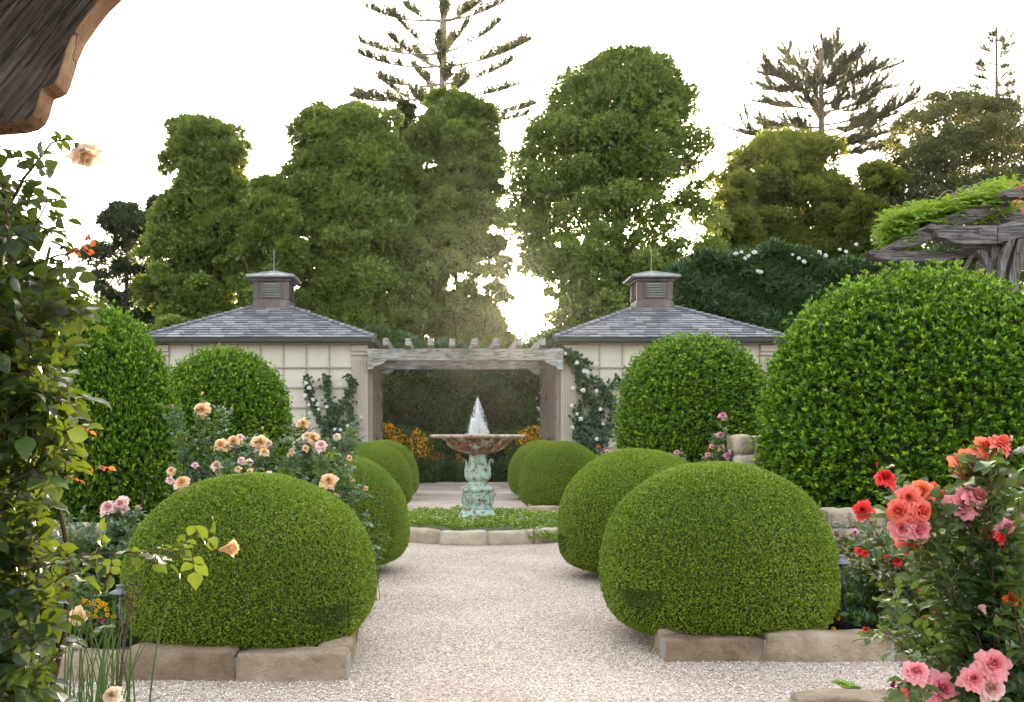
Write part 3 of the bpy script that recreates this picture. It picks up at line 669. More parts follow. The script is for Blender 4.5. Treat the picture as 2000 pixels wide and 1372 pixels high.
# ------------------------------------------------------------------ timber arbor
ar = thing('timber_arbor', 'weathered grey timber arbor spanning the gap between the two pavilions', 'arbor', (.6, 28, 0))
def beam(y0, y1, xa, xb, zt, zb, drop, pr):
    s_ = [(0, zb - drop), (.10, zb - drop), (.17, zb - drop + .03), (.20, zb - drop * .62), (.34, zb - drop * .5), (.44, zb - drop * .3), (.50, zb)]
    out = [(xa, zt), (xa, zb - drop)] + [(xa + a, z) for a, z in s_[1:]] + [(xb - a, z) for a, z in s_[::-1][:-1]] + [(xb, zb - drop), (xb, zt)]
    mb = MB()
    # split into left end, middle, right end so the faces stay convex enough
    mb.prism([(x_, y0, z_) for x_, z_ in out], [(x_, y1, z_) for x_, z_ in out])
    return mb.build('beam', M['wood'], ar, bevel=.01)
beam(26.15, 26.4, -1.95, 3.20, 3.87, 3.56, .24, 0)
beam(30.3, 30.55, -1.93, 3.16, 3.88, 3.60, .26, 0)
for k, px in enumerate((753, 797, 841, 883.5, 927, 970, 1014, 1060)):
    xx = (px - VX) * 25.75 / F
    mb = MB(); zt = 4.10; zb = 3.875; h = .075
    pr = [(25.75, zt), (25.75, zb + .06), (25.80, zb + .02), (25.92, zb + .0), (26.1, zb), (30.75, zb), (30.95, zb + .02), (31.05, zb + .08), (31.05, zt)]
    mb.prism([(xx - h, a, b) for a, b in pr], [(xx + h, a, b) for a, b in pr]); mb.build('rafter', M['wood'], ar, bevel=.01)
for xx in (-1.86, 3.09):
    MB().box(xx - .07, xx + .07, 30.3, 30.5, 0, 3.6).build('post', M['woodv'], ar, bevel=.008)

# ------------------------------------------------------------------ fountain in its ring bed
FX, FY = (933 - VX) * 16 / F, 16.0
rk = thing('stone_ring', 'ring of pale rough sandstone blocks round the fountain bed', 'kerb', (FX, FY, 0))
ns = 13; RR = 1.42
for k in range(ns):
    a = 2 * math.pi * (k + .62) / ns - math.pi / 2; l = 2 * math.pi * RR / ns
    V, Fc = rough_block(0, 0, .085, l * 1.0 - .02, .24, .23, 0, 100 + k, 9, .014, .16)
    V2 = []
    for (x, y, z) in V:
        th = a + x / RR; r_ = RR + y * -1; V2.append((FX + r_ * math.cos(th), FY + r_ * math.sin(th), z + .008 * math.sin(k * 2.3)))
    MB().add(V2, Fc, .5 + .3 * math.sin(k * 2.7)).build('kerb_stone', M['palestone'], rk, True)
mm = MB(); mm.lathe([(RR - .09, -.02), (RR + .09, -.02), (RR + .09, .165), (RR - .09, .165)], FX, FY, 64); mm.build('mortar', M['mortar'], rk)
so_ = MB(); so_.lathe([(RR - .08, .0), (RR - .08, .12), (.01, .15)], FX, FY, 48); tag(so_.build('bed_soil', M['soil']), kind='structure')
S = 16 / F
def fz(py): return EYE - (py - VY) * S
ft = thing('fountain', 'tiered cast iron fountain with verdigris pedestal and rusty bowl on the path axis', 'fountain', (FX, FY, .18))
MB().lathe([(.50, .12), (.50, .185), (.47, .2), (.01, .2)], FX, FY, 40).build('plinth', M['palestone'], ft, True)
o8 = math.pi / 8
b = MB(); b.lathe([(.335, .195), (.345, .22), (.345, .30), (.31, .315), (.29, .36), (.255, .40), (.245, .41), (.245, .69), (.27, .70), (.285, .74), (.25, .765), (.17, .80)], FX, FY, 8, rot=o8); b.build('base', M['patina'], ft, bevel=.008)
pm = MB()
for k in range(8):
    a = k * math.pi / 4; c_, s_ = math.cos(a), math.sin(a); rr = .2265 + .004
    def q(u, v, t): return (FX + (rr + t) * c_ - u * s_, FY + (rr + t) * s_ + u * c_, v)
    for (u0, u1, v0, v1) in ((-.075, .075, .43, .45), (-.075, .075, .655, .675), (-.075, -.06, .45, .655), (.06, .075, .45, .655)):
        pm.add([q(u0, v0, 0), q(u1, v0, 0), q(u1, v1, 0), q(u0, v1, 0), q(u0, v0, .012), q(u1, v0, .012), q(u1, v1, .012), q(u0, v1, .012)], [(4, 5, 6, 7), (0, 1, 5, 4), (1, 2, 6, 5), (2, 3, 7, 6), (3, 0, 4, 7)])
    for j in range(5):
        an = j * 1.256; pm.tube([q(0, .55, .0), q(.03 * math.cos(an), .55 + .045 * math.sin(an), .02), q(.05 * math.cos(an + .3), .55 + .085 * math.sin(an + .3), .004)], [.010, .016, .004], 5)
pm.build('relief_panel', M['patina'], ft)
cm = MB(); cm.lathe([(.17, .79), (.155, .82), (.15, .86), (.175, .875), (.20, .93), (.205, .98), (.185, 1.06), (.155, 1.12), (.135, 1.17), (.13, 1.24), (.135, 1.30), (.165, 1.325), (.17, 1.345), (.13, 1.36), (.12, 1.40)], FX, FY, 40,
     wob=lambda a, j: .05 * math.cos(8 * a) if 3 <= j <= 10 else .0)
cm.build('column', M['patina'], ft, True)
for k in range(4):
    a = k * math.pi / 2; sm = MB(); c_, s_ = math.cos(a), math.sin(a); pts = []
    for (r_, z_) in ((.17, .96), (.20, 1.03), (.185, 1.10), (.18, 1.16), (.20, 1.20), (.235, 1.205), (.25, 1.18), (.24, 1.155), (.222, 1.16)): pts.append((FX + r_ * c_, FY + r_ * s_, z_))
    sm.tube(pts, [.016, .018, .018, .016, .014, .013, .012, .011, .010], 6); sm.build('scroll', M['patina'], ft, True)
bw = MB(); prof = [(.13, 1.29), (.20, 1.30), (.32, 1.335), (.42, 1.385), (.475, 1.43), (.485, 1.45), (.49, 1.47), (.53, 1.51), (.60, 1.545), (.70, 1.565), (.70, 1.575), (.60, 1.556), (.46, 1.50), (.3, 1.44), (.01, 1.41)]
bw.lathe(prof, FX, FY, 96, wob=lambda a, j: (.018 * abs(math.sin(16 * a)) if 1 <= j <= 5 else 0)); bw.build('bowl', M['rustbowl'], ft, True)
rm = MB(); rm.lathe([(.685, 1.560), (.72, 1.552), (.755, 1.565), (.772, 1.583), (.76, 1.60), (.72, 1.608), (.69, 1.60), (.682, 1.58)], FX, FY, 180, wob=lambda a, j: .008 * math.sin(60 * a + j * .9)); rm.build('rim', M['rim'], ft, True)
wm = MB(); wm.lathe([(.6, 1.555), (.62, 1.572), (.01, 1.573)], FX, FY, 48); wm.build('basin_water', M['pool'], ft, True)
# water: thrown strands and drops
sp = MB(); r_ = random.Random(5)
for i in range(520):
    a = r_.uniform(0, 6.28); hi = i % 5 == 0; top = 1.57 + (.38 + .25 * r_.random() if hi else .16 + .26 * r_.random()); rad = r_.uniform(.01, .07) if hi else r_.uniform(.05, .19)
    t0 = r_.uniform(.1, .8); t1 = min(1, t0 + r_.uniform(.15, .4)); n = 6; pts = []
    for k in range(n):
        t = t0 + (t1 - t0) * k / (n - 1); pts.append((FX + math.cos(a) * rad * t, FY + math.sin(a) * rad * t, 1.57 + (top - 1.57) * 4 * (t * .5 + .25 * (1 if 0 else 0)) * (1 - t * .5) * (1 if t < .5 else 1) - (top - 1.57) * max(0, t - .45) ** 1.6 * 2.55))
    sp.tube(pts, [.0014 + .0022 * math.sin(math.pi * (k + .5) / n) for k in range(n)], 4)
sp.tube([(FX, FY, 1.56), (FX + .003, FY, 1.8), (FX, FY, 2.0), (FX + .002, FY, 2.22)], [.020, .014, .009, .002], 6)
for i in range(1700):
    a = r_.uniform(0, 6.28); z = r_.random() ** 1.5; rad = (1 - z) ** .8 * .215 * r_.random() ** .5; s_ = r_.uniform(.002, .0055)
    c_ = (FX + rad * math.cos(a), FY + rad * math.sin(a), 1.58 + .62 * z)
    sp.add([(c_[0] + s_, c_[1], c_[2]), (c_[0] - s_, c_[1], c_[2]), (c_[0], c_[1] + s_, c_[2]), (c_[0], c_[1] - s_, c_[2]), (c_[0], c_[1], c_[2] + s_ * 1.6), (c_[0], c_[1], c_[2] - s_ * 1.6)],
           [(0, 2, 4), (2, 1, 4), (1, 3, 4), (3, 0, 4), (2, 0, 5), (1, 2, 5), (3, 1, 5), (0, 3, 5)])
sp.build('water_jet', M['spray'], ft)

# ------------------------------------------------------------------ flowers
def bloom_mesh(m, seed, R_=.05, layers=6, openn=1.0, droop=0):
    r = np.random.default_rng(seed); V = []; Fq = []; T = []
    nu, nv = 7, 7; base = 0; fr_ = r.uniform(3, 6)
    for l in range(layers):
        o = (l + .6) / layers; npet = 3 + (l + 1) // 2 + (1 if l > 1 else 0)
        for k in range(npet):
            th = 6.283 * k / npet + l * 2.4 + r.normal() * .2; hw = (1.25 - .25 * o) * 3.14 / npet * 1.25; tl = r.uniform(.85, 1.12)
            op = openn * o * r.uniform(.85, 1.15); ph = r.uniform(0, 6)
            for j in range(nv):
                v = j / (nv - 1)
                ww = hw * (0.45 + .75 * math.sin(math.pi * min(.93, .12 + v * .72)))
                for i in range(nu):
                    u = -1 + 2 * i / (nu - 1)
                    vv = v * (1 - .13 * u * u * (v > .7))
                    rr = R_ * tl * (.08 + .10 * op + op * .92 * vv ** 1.35) + (.07 * R_) * math.sin(u * fr_ + ph) * v * (.3 + o) * vv
                    z = R_ * tl * ((1.15 - .80 * op ** 1.5) * math.sin(vv * 1.45) + .05) - R_ * .40 * max(0, op - .35) * max(0, v - .62) * 3 * (1 + .6 * math.sin(ph + u * 3.5)) + .045 * R_ * math.sin(u * 5 + ph * 2) * vv
                    a = th + u * ww; V.append((rr * math.cos(a), rr * math.sin(a), z)); T.append(np.clip(.10 + .55 * o + .35 * v + r.normal() * .04, 0, 1))
            for j in range(nv - 1):
                for i in range(nu - 1):
                    q_ = base + j * nu + i; Fq.append((q_, q_ + 1, q_ + nu + 1, q_ + nu))
            base += nu * nv
    return npmesh('bloom', np.array(V), np.array(Fq), m, np.array(T), smooth=True)
_bl = {}
def bloom(colr, size, pos, facing, parent, openn=1.0, name='bloom'):
    v = random.randrange(3); key = (colr, v, round(openn, 1))
    if key not in _bl: _bl[key] = bloom_mesh(M[colr], 50 + v, .05, 8 if openn > .5 else 4, openn)
    b_ = base_of(parent); o = link(name, _bl[key], parent, tuple(np.array(pos) - b_))
    o.rotation_euler = Vector(facing).to_track_quat('Z', 'Y').to_euler(); o.rotation_euler.rotate_axis('Z', random.random() * 6); s_ = size / .1; o.scale = (s_, s_, s_)
    return o
def bez(p0, p1, p2, n=8):
    p0, p1, p2 = map(lambda q: np.array(q, float), (p0, p1, p2)); return [(1 - t) ** 2 * p0 + 2 * t * (1 - t) * p1 + t * t * p2 for t in np.linspace(0, 1, n)]
def compound(P, D, L, k=5, r=rng):
    """pinnate rose leaves: 5 leaflets on a petiole from every node"""
    n = len(P); D = nrm(D); H = nrm(np.array([0, 0, 1.]) + .35 * r.normal(size=(n, 3))); N = nrm(H - (H * D).sum(1, keepdims=True) * D); S = np.cross(D, N)
    PP, DD, HH, LL = [], [], [], []
    spec = [(1.35, 0, 1.0), (.85, 1, .9), (.85, -1, .9), (.45, 1, .72), (.45, -1, .72)][:k]
    for (al, sd, sc) in spec:
        j = .12 * r.normal(size=(n, 3))
        PP.append(P + D * (L * al)[:, None]); DD.append(nrm(D * (1 if sd == 0 else .35) + S * sd * .95 + j - np.array([0, 0, .12]))); HH.append(N + .35 * r.normal(size=(n, 3))); LL.append(L * sc * r.uniform(.85, 1.15, n))
    return np.concatenate(PP), np.concatenate(DD), np.concatenate(HH), np.concatenate(LL), (P, P + D * (L * 1.35)[:, None])
def rose_bush(lab, base, tips, blooms, lmat, Lf, seed, name='rose_bush', dens=7, rich=True, nst=0, spread=.4, height=1.2, cane='stem', thick=.006, group=None, buds=()):
    """tips: stem end points; blooms: (pos, size, colour, facing, open)"""
    r = np.random.default_rng(seed); base = np.array(base, float)
    o = thing(name, lab, 'rose bush', base, group)
    ends = [np.array(t, float) for t in tips] + [np.array(b_[0], float) for b_ in blooms]
    for i in range(nst):
        a = r.uniform(0, 6.28); q = spread * math.sqrt(r.random()); ends.append(base + np.array([q * math.cos(a), q * math.sin(a), height * (r.uniform(.45, 1)) * (1 - .25 * q / max(spread, .01))]))
    st = MB(); NP, ND = [], []
    for i, e in enumerate(ends):
        s0 = base + np.array([r.normal() * .05, r.normal() * .05, 0]); mid_ = s0 + (e - s0) * .5; mid_[2] = s0[2] + (e[2] - s0[2]) * .72; mid_[:2] -= (e - s0)[:2] * .12
        pts = bez(s0, mid_, e, 9); st.tube(pts, list(np.linspace(thick, thick * .35, 9)), 5)
        Ln = np.linalg.norm(e - s0); n = max(3, int(Ln * dens))
        for t in r.uniform(.28 if Ln > .6 else .1, .97, n):
            k = min(7, int(t * 8)); p_ = pts[k] + (pts[k + 1] - pts[k]) * (t * 8 - k); ax = pts[k + 1] - pts[k]; ax /= np.linalg.norm(ax) + 1e-9
            d = r.normal(size=3); d -= ax * d.dot(ax); d /= np.linalg.norm(d); NP.append(p_); ND.append(d + ax * .5 + np.array([0, 0, .1]))
    NP, ND = np.array(NP), np.array(ND)
    P2, D2, H2, L2, pet = compound(NP, ND, r.uniform(.75, 1.2, len(NP)) * Lf, 5, r)
    for a_, b_ in zip(*pet): st.tube([a_, b_], thick * .16, 3, cap=False)
    st.build('stem', M[cane], o)
    tn = np.clip(r.beta(2, 2.4, len(P2)), 0, 1)
    fo = link('foliage', leafmesh('foliage', M[lmat], OVAL if rich else KITE, P2, D2, H2, L2, L2 * .72, tn, base), o)
    for (pos, size, colr, fc, op) in blooms:
        bo = bloom(colr, size, pos, fc, o, op, 'bloom' if op > .5 else 'bud')
        f_ = nrm(np.array(fc, float)); cal = MB(); p_ = np.array(pos, float)
        cal.tube([p_ - f_ * size * .22, p_ - f_ * size * .10, p_ + f_ * size * .05], [size * .04, size * .10, size * .13], 6)
        cal.build('calyx', M['stem'], o)
    return o
def B(px, py, D, dpx, colr, fc=(0, -1, .55), op=1.0):
    f_ = nrm(np.array(fc, float) + .2 * rng.normal(size=3)); return (at(px, py, D), dpx * D / F * 1.1, colr, f_, op)

# apricot roses between the first two box balls and the wall shrubs
rose_bush('apricot rose bush rising highest in front of the left pavilion shrub', (at(385, 0, 10.2)[0], 10.2, .1), [at(350, 850, 10), at(430, 860, 10), at(340, 900, 10.3), at(330, 790, 10.2), at(445, 800, 10.1)],
          [B(397, 802, 10.2, 29, 'apricot'), B(393, 774, 10.2, 13, 'apricot', (0, 0, 1), .4), B(436, 798, 10.2, 8, 'blush', (0, 0, 1), .4), B(337, 797, 10.2, 9, 'blush', (0, 0, 1), .4), B(366, 859, 10.1, 9, 'blush', (0, -1, .4), .4), B(424, 914, 10.0, 22, 'cream'), B(428, 926, 10, 14, 'apricot'), B(335, 922, 10.0, 17, 'apricot'), B(332, 940, 9.9, 15, 'blush'), B(381, 910, 10, 12, 'blush')],
          'roseg', .055, 201, dens=19, nst=20, spread=.42, height=1.35)
rose_bush('apricot rose bush with a pair of heavy blooms above the box ball', (at(455, 0, 9.5)[0], 9.5, .1), [at(430, 900, 9.3), at(500, 910, 9.3), at(470, 860, 9.5)],
          [B(433, 872, 9.6, 26, 'apricot'), B(458, 867, 9.6, 28, 'apricot'), B(469, 857, 9.65, 16, 'blush'), B(472, 901, 9.4, 15, 'blush'), B(486, 905, 9.4, 16, 'cream'), B(466, 918, 9.3, 13, 'apricot'), B(489, 922, 9.3, 13, 'apricot'), B(517, 886, 9.5, 18, 'apricot'), B(357, 947, 9.2, 30, 'apricot')],
          'roseg', .055, 202, dens=19, nst=22, spread=.45, height=1.25)
rose_bush('apricot rose bush with a round cluster below the trellis wall', (at(540, 0, 9.7)[0], 9.7, .1), [at(520, 870, 9.7), at(560, 850, 9.7), at(530, 920, 9.5), at(480, 850, 9.8)],
          [B(508, 868, 9.7, 32, 'apricot'), B(501, 862, 9.75, 18, 'cream'), B(514, 840, 9.9, 10, 'blush', (0, 0, 1), .4), B(525, 867, 9.7, 12, 'blush'), B(568, 892, 9.6, 14, 'apricot', (0, -1, .3), .6), B(572, 880, 9.6, 12, 'blush', (0, -1, .3), .6), B(525, 931, 9.3, 19, 'blush')],
          'roseg', .055, 203, dens=19, nst=20, spread=.42, height=1.22)
rose_bush('apricot rose bush leaning towards the white climber with three blooms in a row', (at(600, 0, 10)[0], 10, .1), [at(570, 830, 10), at(590, 810, 10), at(640, 850, 10), at(690, 860, 10), at(700, 845, 10)],
          [B(592, 830, 10, 24, 'apricot'), B(600, 856, 9.9, 20, 'cream'), B(611, 858, 9.9, 24, 'apricot'), B(627, 873, 9.8, 22, 'blush'), B(597, 877, 9.8, 13, 'apricot'), B(706, 820, 10.1, 12, 'apricot', (0, 0, 1), .5), B(659, 855, 10.1, 15, 'cream'), B(691, 850, 10.1, 12, 'apricot', (0, -1, .3), .5), B(575, 842, 10, 9, 'apricot', (0, 0, 1), .4)],
          'roseg', .055, 204, dens=19, nst=20, spread=.42, height=1.3)
rose_bush('apricot rose bush spilling over the second box ball with a large open bloom', (at(610, 0, 8.95)[0], 9.0, .1), [at(640, 990, 8.9), at(700, 1000, 8.8), at(720, 1010, 8.8), at(690, 930, 9), at(730, 1060, 8.8), at(560, 950, 8.8), at(600, 930, 8.9)],
          [B(643, 942, 8.9, 31, 'apricot'), B(683, 896, 9.2, 15, 'apricot', (0, -1, .3), .6), B(713, 956, 9, 13, 'apricot', (.3, -1, .3), .6), B(657, 967, 8.9, 14, 'apricot', (0, -1, -.2), .6), B(690, 940, 9, 11, 'apricot', (.2, -1, .4), .5), B(675, 912, 9, 8, 'blush', (0, 0, 1), .4)],
          'roseg', .055, 205, dens=19, nst=18, spread=.36, height=1.05)
rose_bush('rose bush with two pale apricot blooms behind the near box ball', (at(205, 0, 8.4)[0], 8.4, .1), [at(150, 1000, 8.3), at(180, 1040, 8.2), at(260, 1000, 8.3), at(120, 1050, 8.1)],
          [B(213, 996, 8.3, 30, 'blush', (0, -1, .8)), B(240, 986, 8.3, 30, 'blush', (0, -1, .8)), B(271, 994, 8.4, 14, 'apricot', (0, -1, .5), .6)],
          'roseg', .055, 206, dens=19, nst=28, spread=.55, height=1.0)
rose_bush('small leafy rose bush below the grey path light with one amber bloom', (at(120, 0, 6.9)[0], 6.9, .1), [at(60, 1130, 6.8), at(170, 1140, 6.8)],
          [B(152, 1205, 6.6, 32, 'apricot', (0, -1, .1)), B(130, 1140, 6.8, 18, 'blush', (0, -1, .3), .7)], 'rosel', .045, 207, dens=12, nst=18, spread=.45, height=.75)
# mauve roses by the stone pier
rose_bush('tall mauve rose beside the pale stone pier', (at(1410, 0, 13.5)[0], 13.5, .1), [at(1400, 850, 13.5), at(1420, 880, 13.5), at(1385, 900, 13.5), at(1440, 900, 13.4)],
          [B(1411, 816, 13.5, 16, 'mauve'), B(1406, 852, 13.5, 14, 'mauve'), B(1408, 876, 13.5, 14, 'blush'), B(1420, 893, 13.4, 16, 'mauve'), B(1430, 886, 13.4, 16, 'mauve'), B(1390, 873, 13.5, 9, 'pink'), B(1382, 889, 13.5, 9, 'pink'), B(1436, 865, 13.5, 6, 'orange', (0, -1, .3), .5), B(1321, 885, 13.8, 9, 'pink')],
          'roseg', .06, 208, dens=18, nst=14, spread=.4, height=1.2)
rose_bush('small blush rose at the foot of the white climber by the pavilion door', (at(1180, 0, 18)[0], 18, .05), [], [B(1186, 884, 18, 9, 'blush'), B(1168, 873, 18, 6, 'redorange'), B(1176, 880, 18, 6, 'magenta')], 'roseg', .06, 209, dens=9, nst=12, spread=.4, height=1.35)
# red roses behind the near coral bush
rose_bush('dark red rose bush rising behind the big coral roses', (at(1850, 0, 5.1)[0], 5.1, .1), [at(1700, 1040, 5.0), at(1790, 1100, 5.0), at(1730, 1080, 5.0)],
          [B(1727, 940, 5.0, 38, 'red', (.1, -1, .5)), B(1686, 998, 5.0, 34, 'red', (-.5, -.8, .3)), B(1713, 912, 5.05, 13, 'red', (0, 0, 1), .3), B(1676, 1078, 5.0, 15, 'red'), B(1688, 1082, 5.0, 13, 'red'), B(1752, 1098, 5.0, 18, 'red'), B(1733, 1090, 5.0, 12, 'red'), B(1816, 978, 5.0, 30, 'red')],
          'rosel', .048, 210, dens=15, nst=22, spread=.34, height=1.15, cane='cane')
rose_bush('leafy dark rose bush between the dark path light and the rubble wall', (at(1735, 0, 7.6)[0], 7.6, .1), [at(1655, 1010, 8.2), at(1760, 1010, 7.6)],
          [B(1619, 1043, 8.2, 14, 'mauve'), B(1632, 1040, 8.2, 10, 'mauve'), B(1668, 1040, 8.0, 12, 'mauve'), B(1700, 1022, 7.8, 10, 'red', (0, -1, .3), .5)],
          'rosel', .055, 216, dens=17, nst=34, spread=.34, height=.98, cane='cane')
rose_bush('low rose bush with small red and blush flowers above the near kerb', (at(1900, 0, 5.0)[0], 5.0, .05), [at(1740, 1200, 4.7), at(1760, 1170, 4.8), at(1800, 1260, 4.7), at(1770, 1290, 4.7)],
          [B(1828, 1195, 4.8, 16, 'red', (0, -1, .2)), B(1812, 1213, 4.8, 14, 'red'), B(1695, 1227, 4.7, 18, 'red', (-1, -.5, -.2), .5), B(1885, 1083, 4.5, 22, 'red', (-.2, -1, .3), .5), B(1804, 1157, 4.9, 15, 'coral', (-.8, -.4, .4), .5)],
          'rosel', .05, 211, dens=16, nst=22, spread=.45, height=1.0, cane='cane')
# the near coral and pink bush
NB = []
for q in [(1893, 908, 62, 'orange', (-.5, -1, .2)), (1918, 880, 50, 'orange', (-.2, -1, .7)), (1947, 874, 46, 'coral', (.5, -.7, .8)), (1886, 930, 22, 'red', (-.8, -1, -.3)),
          (1775, 975, 50, 'coral', (-.6, -1, .4)), (1795, 968, 58, 'orange', (-.1, -1, .5)), (1815, 960, 34, 'coral', (.4, -.6, 1)), (1765, 1000, 58, 'coral', (-.8, -.9, .2)), (1790, 998, 52, 'coral', (.1, -1, .2)), (1763, 1030, 52, 'pink', (-.7, -1, 0)), (1788, 1035, 54, 'pink', (.2, -1, 0)), (1772, 1062, 44, 'coral', (-.2, -1, -.5)), (1800, 1048, 38, 'pink', (.6, -1, -.3)), (1830, 972, 34, 'coral', (.5, -1, .4)),
          (1880, 988, 62, 'pink', (-.3, -1, .4)), (1897, 975, 50, 'pink', (.5, -1, .5)), (1884, 1012, 34, 'mauve', (0, -1, -.7)),
          (1947, 944, 24, 'coral', (-.3, -1, .2)), (1930, 1042, 34, 'coral', (-.7, -1, 0)), (1948, 1052, 28, 'red', (.5, -1, .2)), (1960, 1030, 36, 'pink', (.3, -1, .4)), (1975, 1048, 24, 'coral', (.3, -1, 0)),
          (1971, 1172, 30, 'redorange', (-.2, -1, .4)),
          (1788, 1318, 50, 'pink', (-.7, -.8, .6)), (1785, 1345, 46, 'coral', (-.8, -1, .1)), (1833, 1350, 72, 'pink', (-.1, -1, .4)), (1935, 1300, 64, 'pink', (.2, -1, .7)), (1900, 1330, 50, 'pink', (-.5, -1, .3)), (1930, 1345, 56, 'blush', (0, -1, .2)), (1960, 1330, 52, 'pink', (.5, -1, .2)), (1975, 1290, 40, 'pink', (.6, -.6, .6)), (1893, 1298, 26, 'pink', (-.4, -.5, 1))]:
    NB.append(B(q[0], q[1], 3.25 + .25 * rng.random(), q[2] * .92, q[3], q[4]))
NB += [B(1976, 862, 3.3, 16, 'cream', (0, 0, 1), .3), B(1925, 1200, 3.3, 32, 'blush', (-.3, -.3, 1), .4), B(1942, 1213, 3.3, 18, 'blush', (.3, -.3, 1), .4), B(1870, 900, 3.3, 16, 'coral', (-.6, -.4, .8), .4), B(1932, 887, 3.2, 12, 'cream', (0, -.3, 1), .3)]
rose_bush('near rose bush with big coral and pink blooms beside the camera', (at(2010, 0, 3.5)[0], 3.5, 0), [at(1760, 1130, 3.6), at(1830, 1080, 3.5), at(1720, 1170, 3.7), at(1900, 1120, 3.4), at(1860, 1180, 3.5), at(1960, 1100, 3.4), at(1800, 1230, 3.6), at(1870, 1260, 3.4), at(1990, 960, 3.5), at(1960, 920, 3.6), at(2050, 900, 3.5), at(2100, 1000, 3.5), at(2090, 1150, 3.3), at(1990, 1220, 3.2)],
          NB, 'rosel', .050, 212, dens=17, nst=26, spread=.5, height=1.25, cane='cane', thick=.005)

# climbing rose at the left frame
def climbing():
    r = np.random.default_rng(77); xb = at(-30, 0, 2.9)[0]; base = np.array([xb, 2.9, 0.])
    o = thing('climbing_rose', 'climbing rose with backlit leaves smothering the timber post beside the camera', 'climbing rose', base)
    by = [262, 330, 400, 450, 520, 575, 610, 650, 700, 760, 800, 830, 870, 900, 950, 1000, 1060, 1100, 1130, 1200, 1260, 1372]
    bx = [-10, 40, 50, 60, 70, 120, 165, 85, 95, 105, 115, 125, 90, 105, 65, 50, 65, 70, 80, 75, 60, 75]
    st = MB(); NP, ND = [], []
    n = 4300
    py = r.uniform(275, 1500, n); lim = np.interp(py, by, bx); px = lim - r.random(n) * (lim + 330)
    D = r.uniform(2.45, 3.35, n)
    keep = r.random(n) < np.interp(py, [275, 420, 560, 760, 1500], [.16, .28, .6, 1, 1]); px, py, D = px[keep], py[keep], D[keep]
    P = np.stack([(px - VX) * D / F, D, EYE - (py - VY) * D / F], 1)
    d = rdir(len(P), r) + np.array([.5, -.3, -.1]); P2, D2, H2, L2, pet = compound(P, d, r.uniform(.7, 1.2, len(P)) * .056, 5, r)
    for a_, b_ in zip(*pet): st.tube([a_ - (b_ - a_) * .8, b_], .0012, 3, cap=False)
    # canes
    for i in range(16):
        x0 = xb + r.uniform(-.25, .12); y0 = 2.9 + r.uniform(-.3, .3); zt = r.uniform(1.3, 2.6); pts = [(x0 + .05 * math.sin(k * 1.1 + i), y0 + .05 * math.cos(k + i), zt * k / 9) for k in range(10)]
        st.tube(pts, list(np.linspace(.012, .005, 10)), 6)
    def spray(pp, Ds, th=.0035, dens=1.0, lf=.045):
        W_ = [at(a, b_, c) for (a, b_), c in zip(pp, Ds)]; st.tube(W_, list(np.linspace(th, th * .4, len(W_))), 5)
        nonlocal P2, D2, H2, L2
        NPs, NDs = [], []
        for k in range(len(W_) - 1):
            for t in np.arange(0, 1, .5 / dens):
                NPs.append(W_[k] + (W_[k + 1] - W_[k]) * t); v = r.normal(size=3); NDs.append(v + .6 * (W_[k + 1] - W_[k]) / np.linalg.norm(W_[k + 1] - W_[k]) + np.array([0, -.2, 0]))
        a_, b_, c_, d_, pt = compound(np.array(NPs), np.array(NDs), r.uniform(.7, 1.1, len(NPs)) * lf, 5, r)
        for u_, v_ in zip(*pt): st.tube([u_, v_], .001, 3, cap=False)
        P2 = np.concatenate([P2, a_]); D2 = np.concatenate([D2, b_]); H2 = np.concatenate([H2, c_]); L2 = np.concatenate([L2, d_])
    spray([(10, 420), (45, 350), (70, 320), (100, 280), (115, 275)], [2.8, 2.75, 2.7, 2.7, 2.7], .005, dens=.5)
    spray([(115, 275), (130, 273), (145, 280)], [2.7, 2.68, 2.66], .0032, .01, .01)
    spray([(0, 560), (60, 540), (120, 560), (170, 585), (215, 600)], [2.8, 2.7, 2.65, 2.6, 2.6], dens=.9, lf=.05)
    spray([(20, 480), (60, 460), (90, 400), (95, 340)], [2.8, 2.7, 2.6, 2.6], dens=.7)
    spray([(0, 1100), (90, 1105), (150, 1085), (230, 1080), (330, 1078), (405, 1076)], [2.6, 2.5, 2.4, 2.35, 2.3, 2.3], .003, 1.7, .042)
    spray([(40, 1200), (90, 1150), (130, 1120), (190, 1110)], [2.6, 2.5, 2.5, 2.5], .003, 1, .045)
    spray([(40, 1372), (90, 1300), (150, 1240), (200, 1230)], [2.7, 2.6, 2.6, 2.6], .003, 1, .042)
    for pp in ([(60, 520), (110, 500), (150, 492), (165, 480)], [(70, 545), (130, 510), (170, 500)], [(70, 940), (120, 935), (150, 908)], [(70, 930), (150, 925), (188, 912)], [(60, 860), (110, 845), (152, 836)]):
        spray(pp, [2.7, 2.68, 2.65, 2.62][:len(pp)], .0035, .25, .03)
    st.build('cane', M['cane'], o)
    link('foliage', leafmesh('foliage', M['climb'], OVAL, P2, D2, H2, L2, L2 * .75, r.beta(2, 2.3, len(P2)), base), o)
    # reddish young leaves
    q = np.array([at(*a) for a in ((150, 490, 2.65), (130, 480, 2.7), (165, 500, 2.6), (155, 905, 2.6), (185, 912, 2.6), (160, 470, 2.65), (130, 930, 2.65), (150, 835, 2.6))])
    a_, b_, c_, d_, pt = compound(q, rdir(len(q), r) + np.array([.6, 0, .3]), np.full(len(q), .024), 5, r)
    link('young_leaves', leafmesh('young_leaves', M['redleaf'], OVAL, a_, b_, c_, d_, d_ * .6, r.random(len(a_)), base), o)
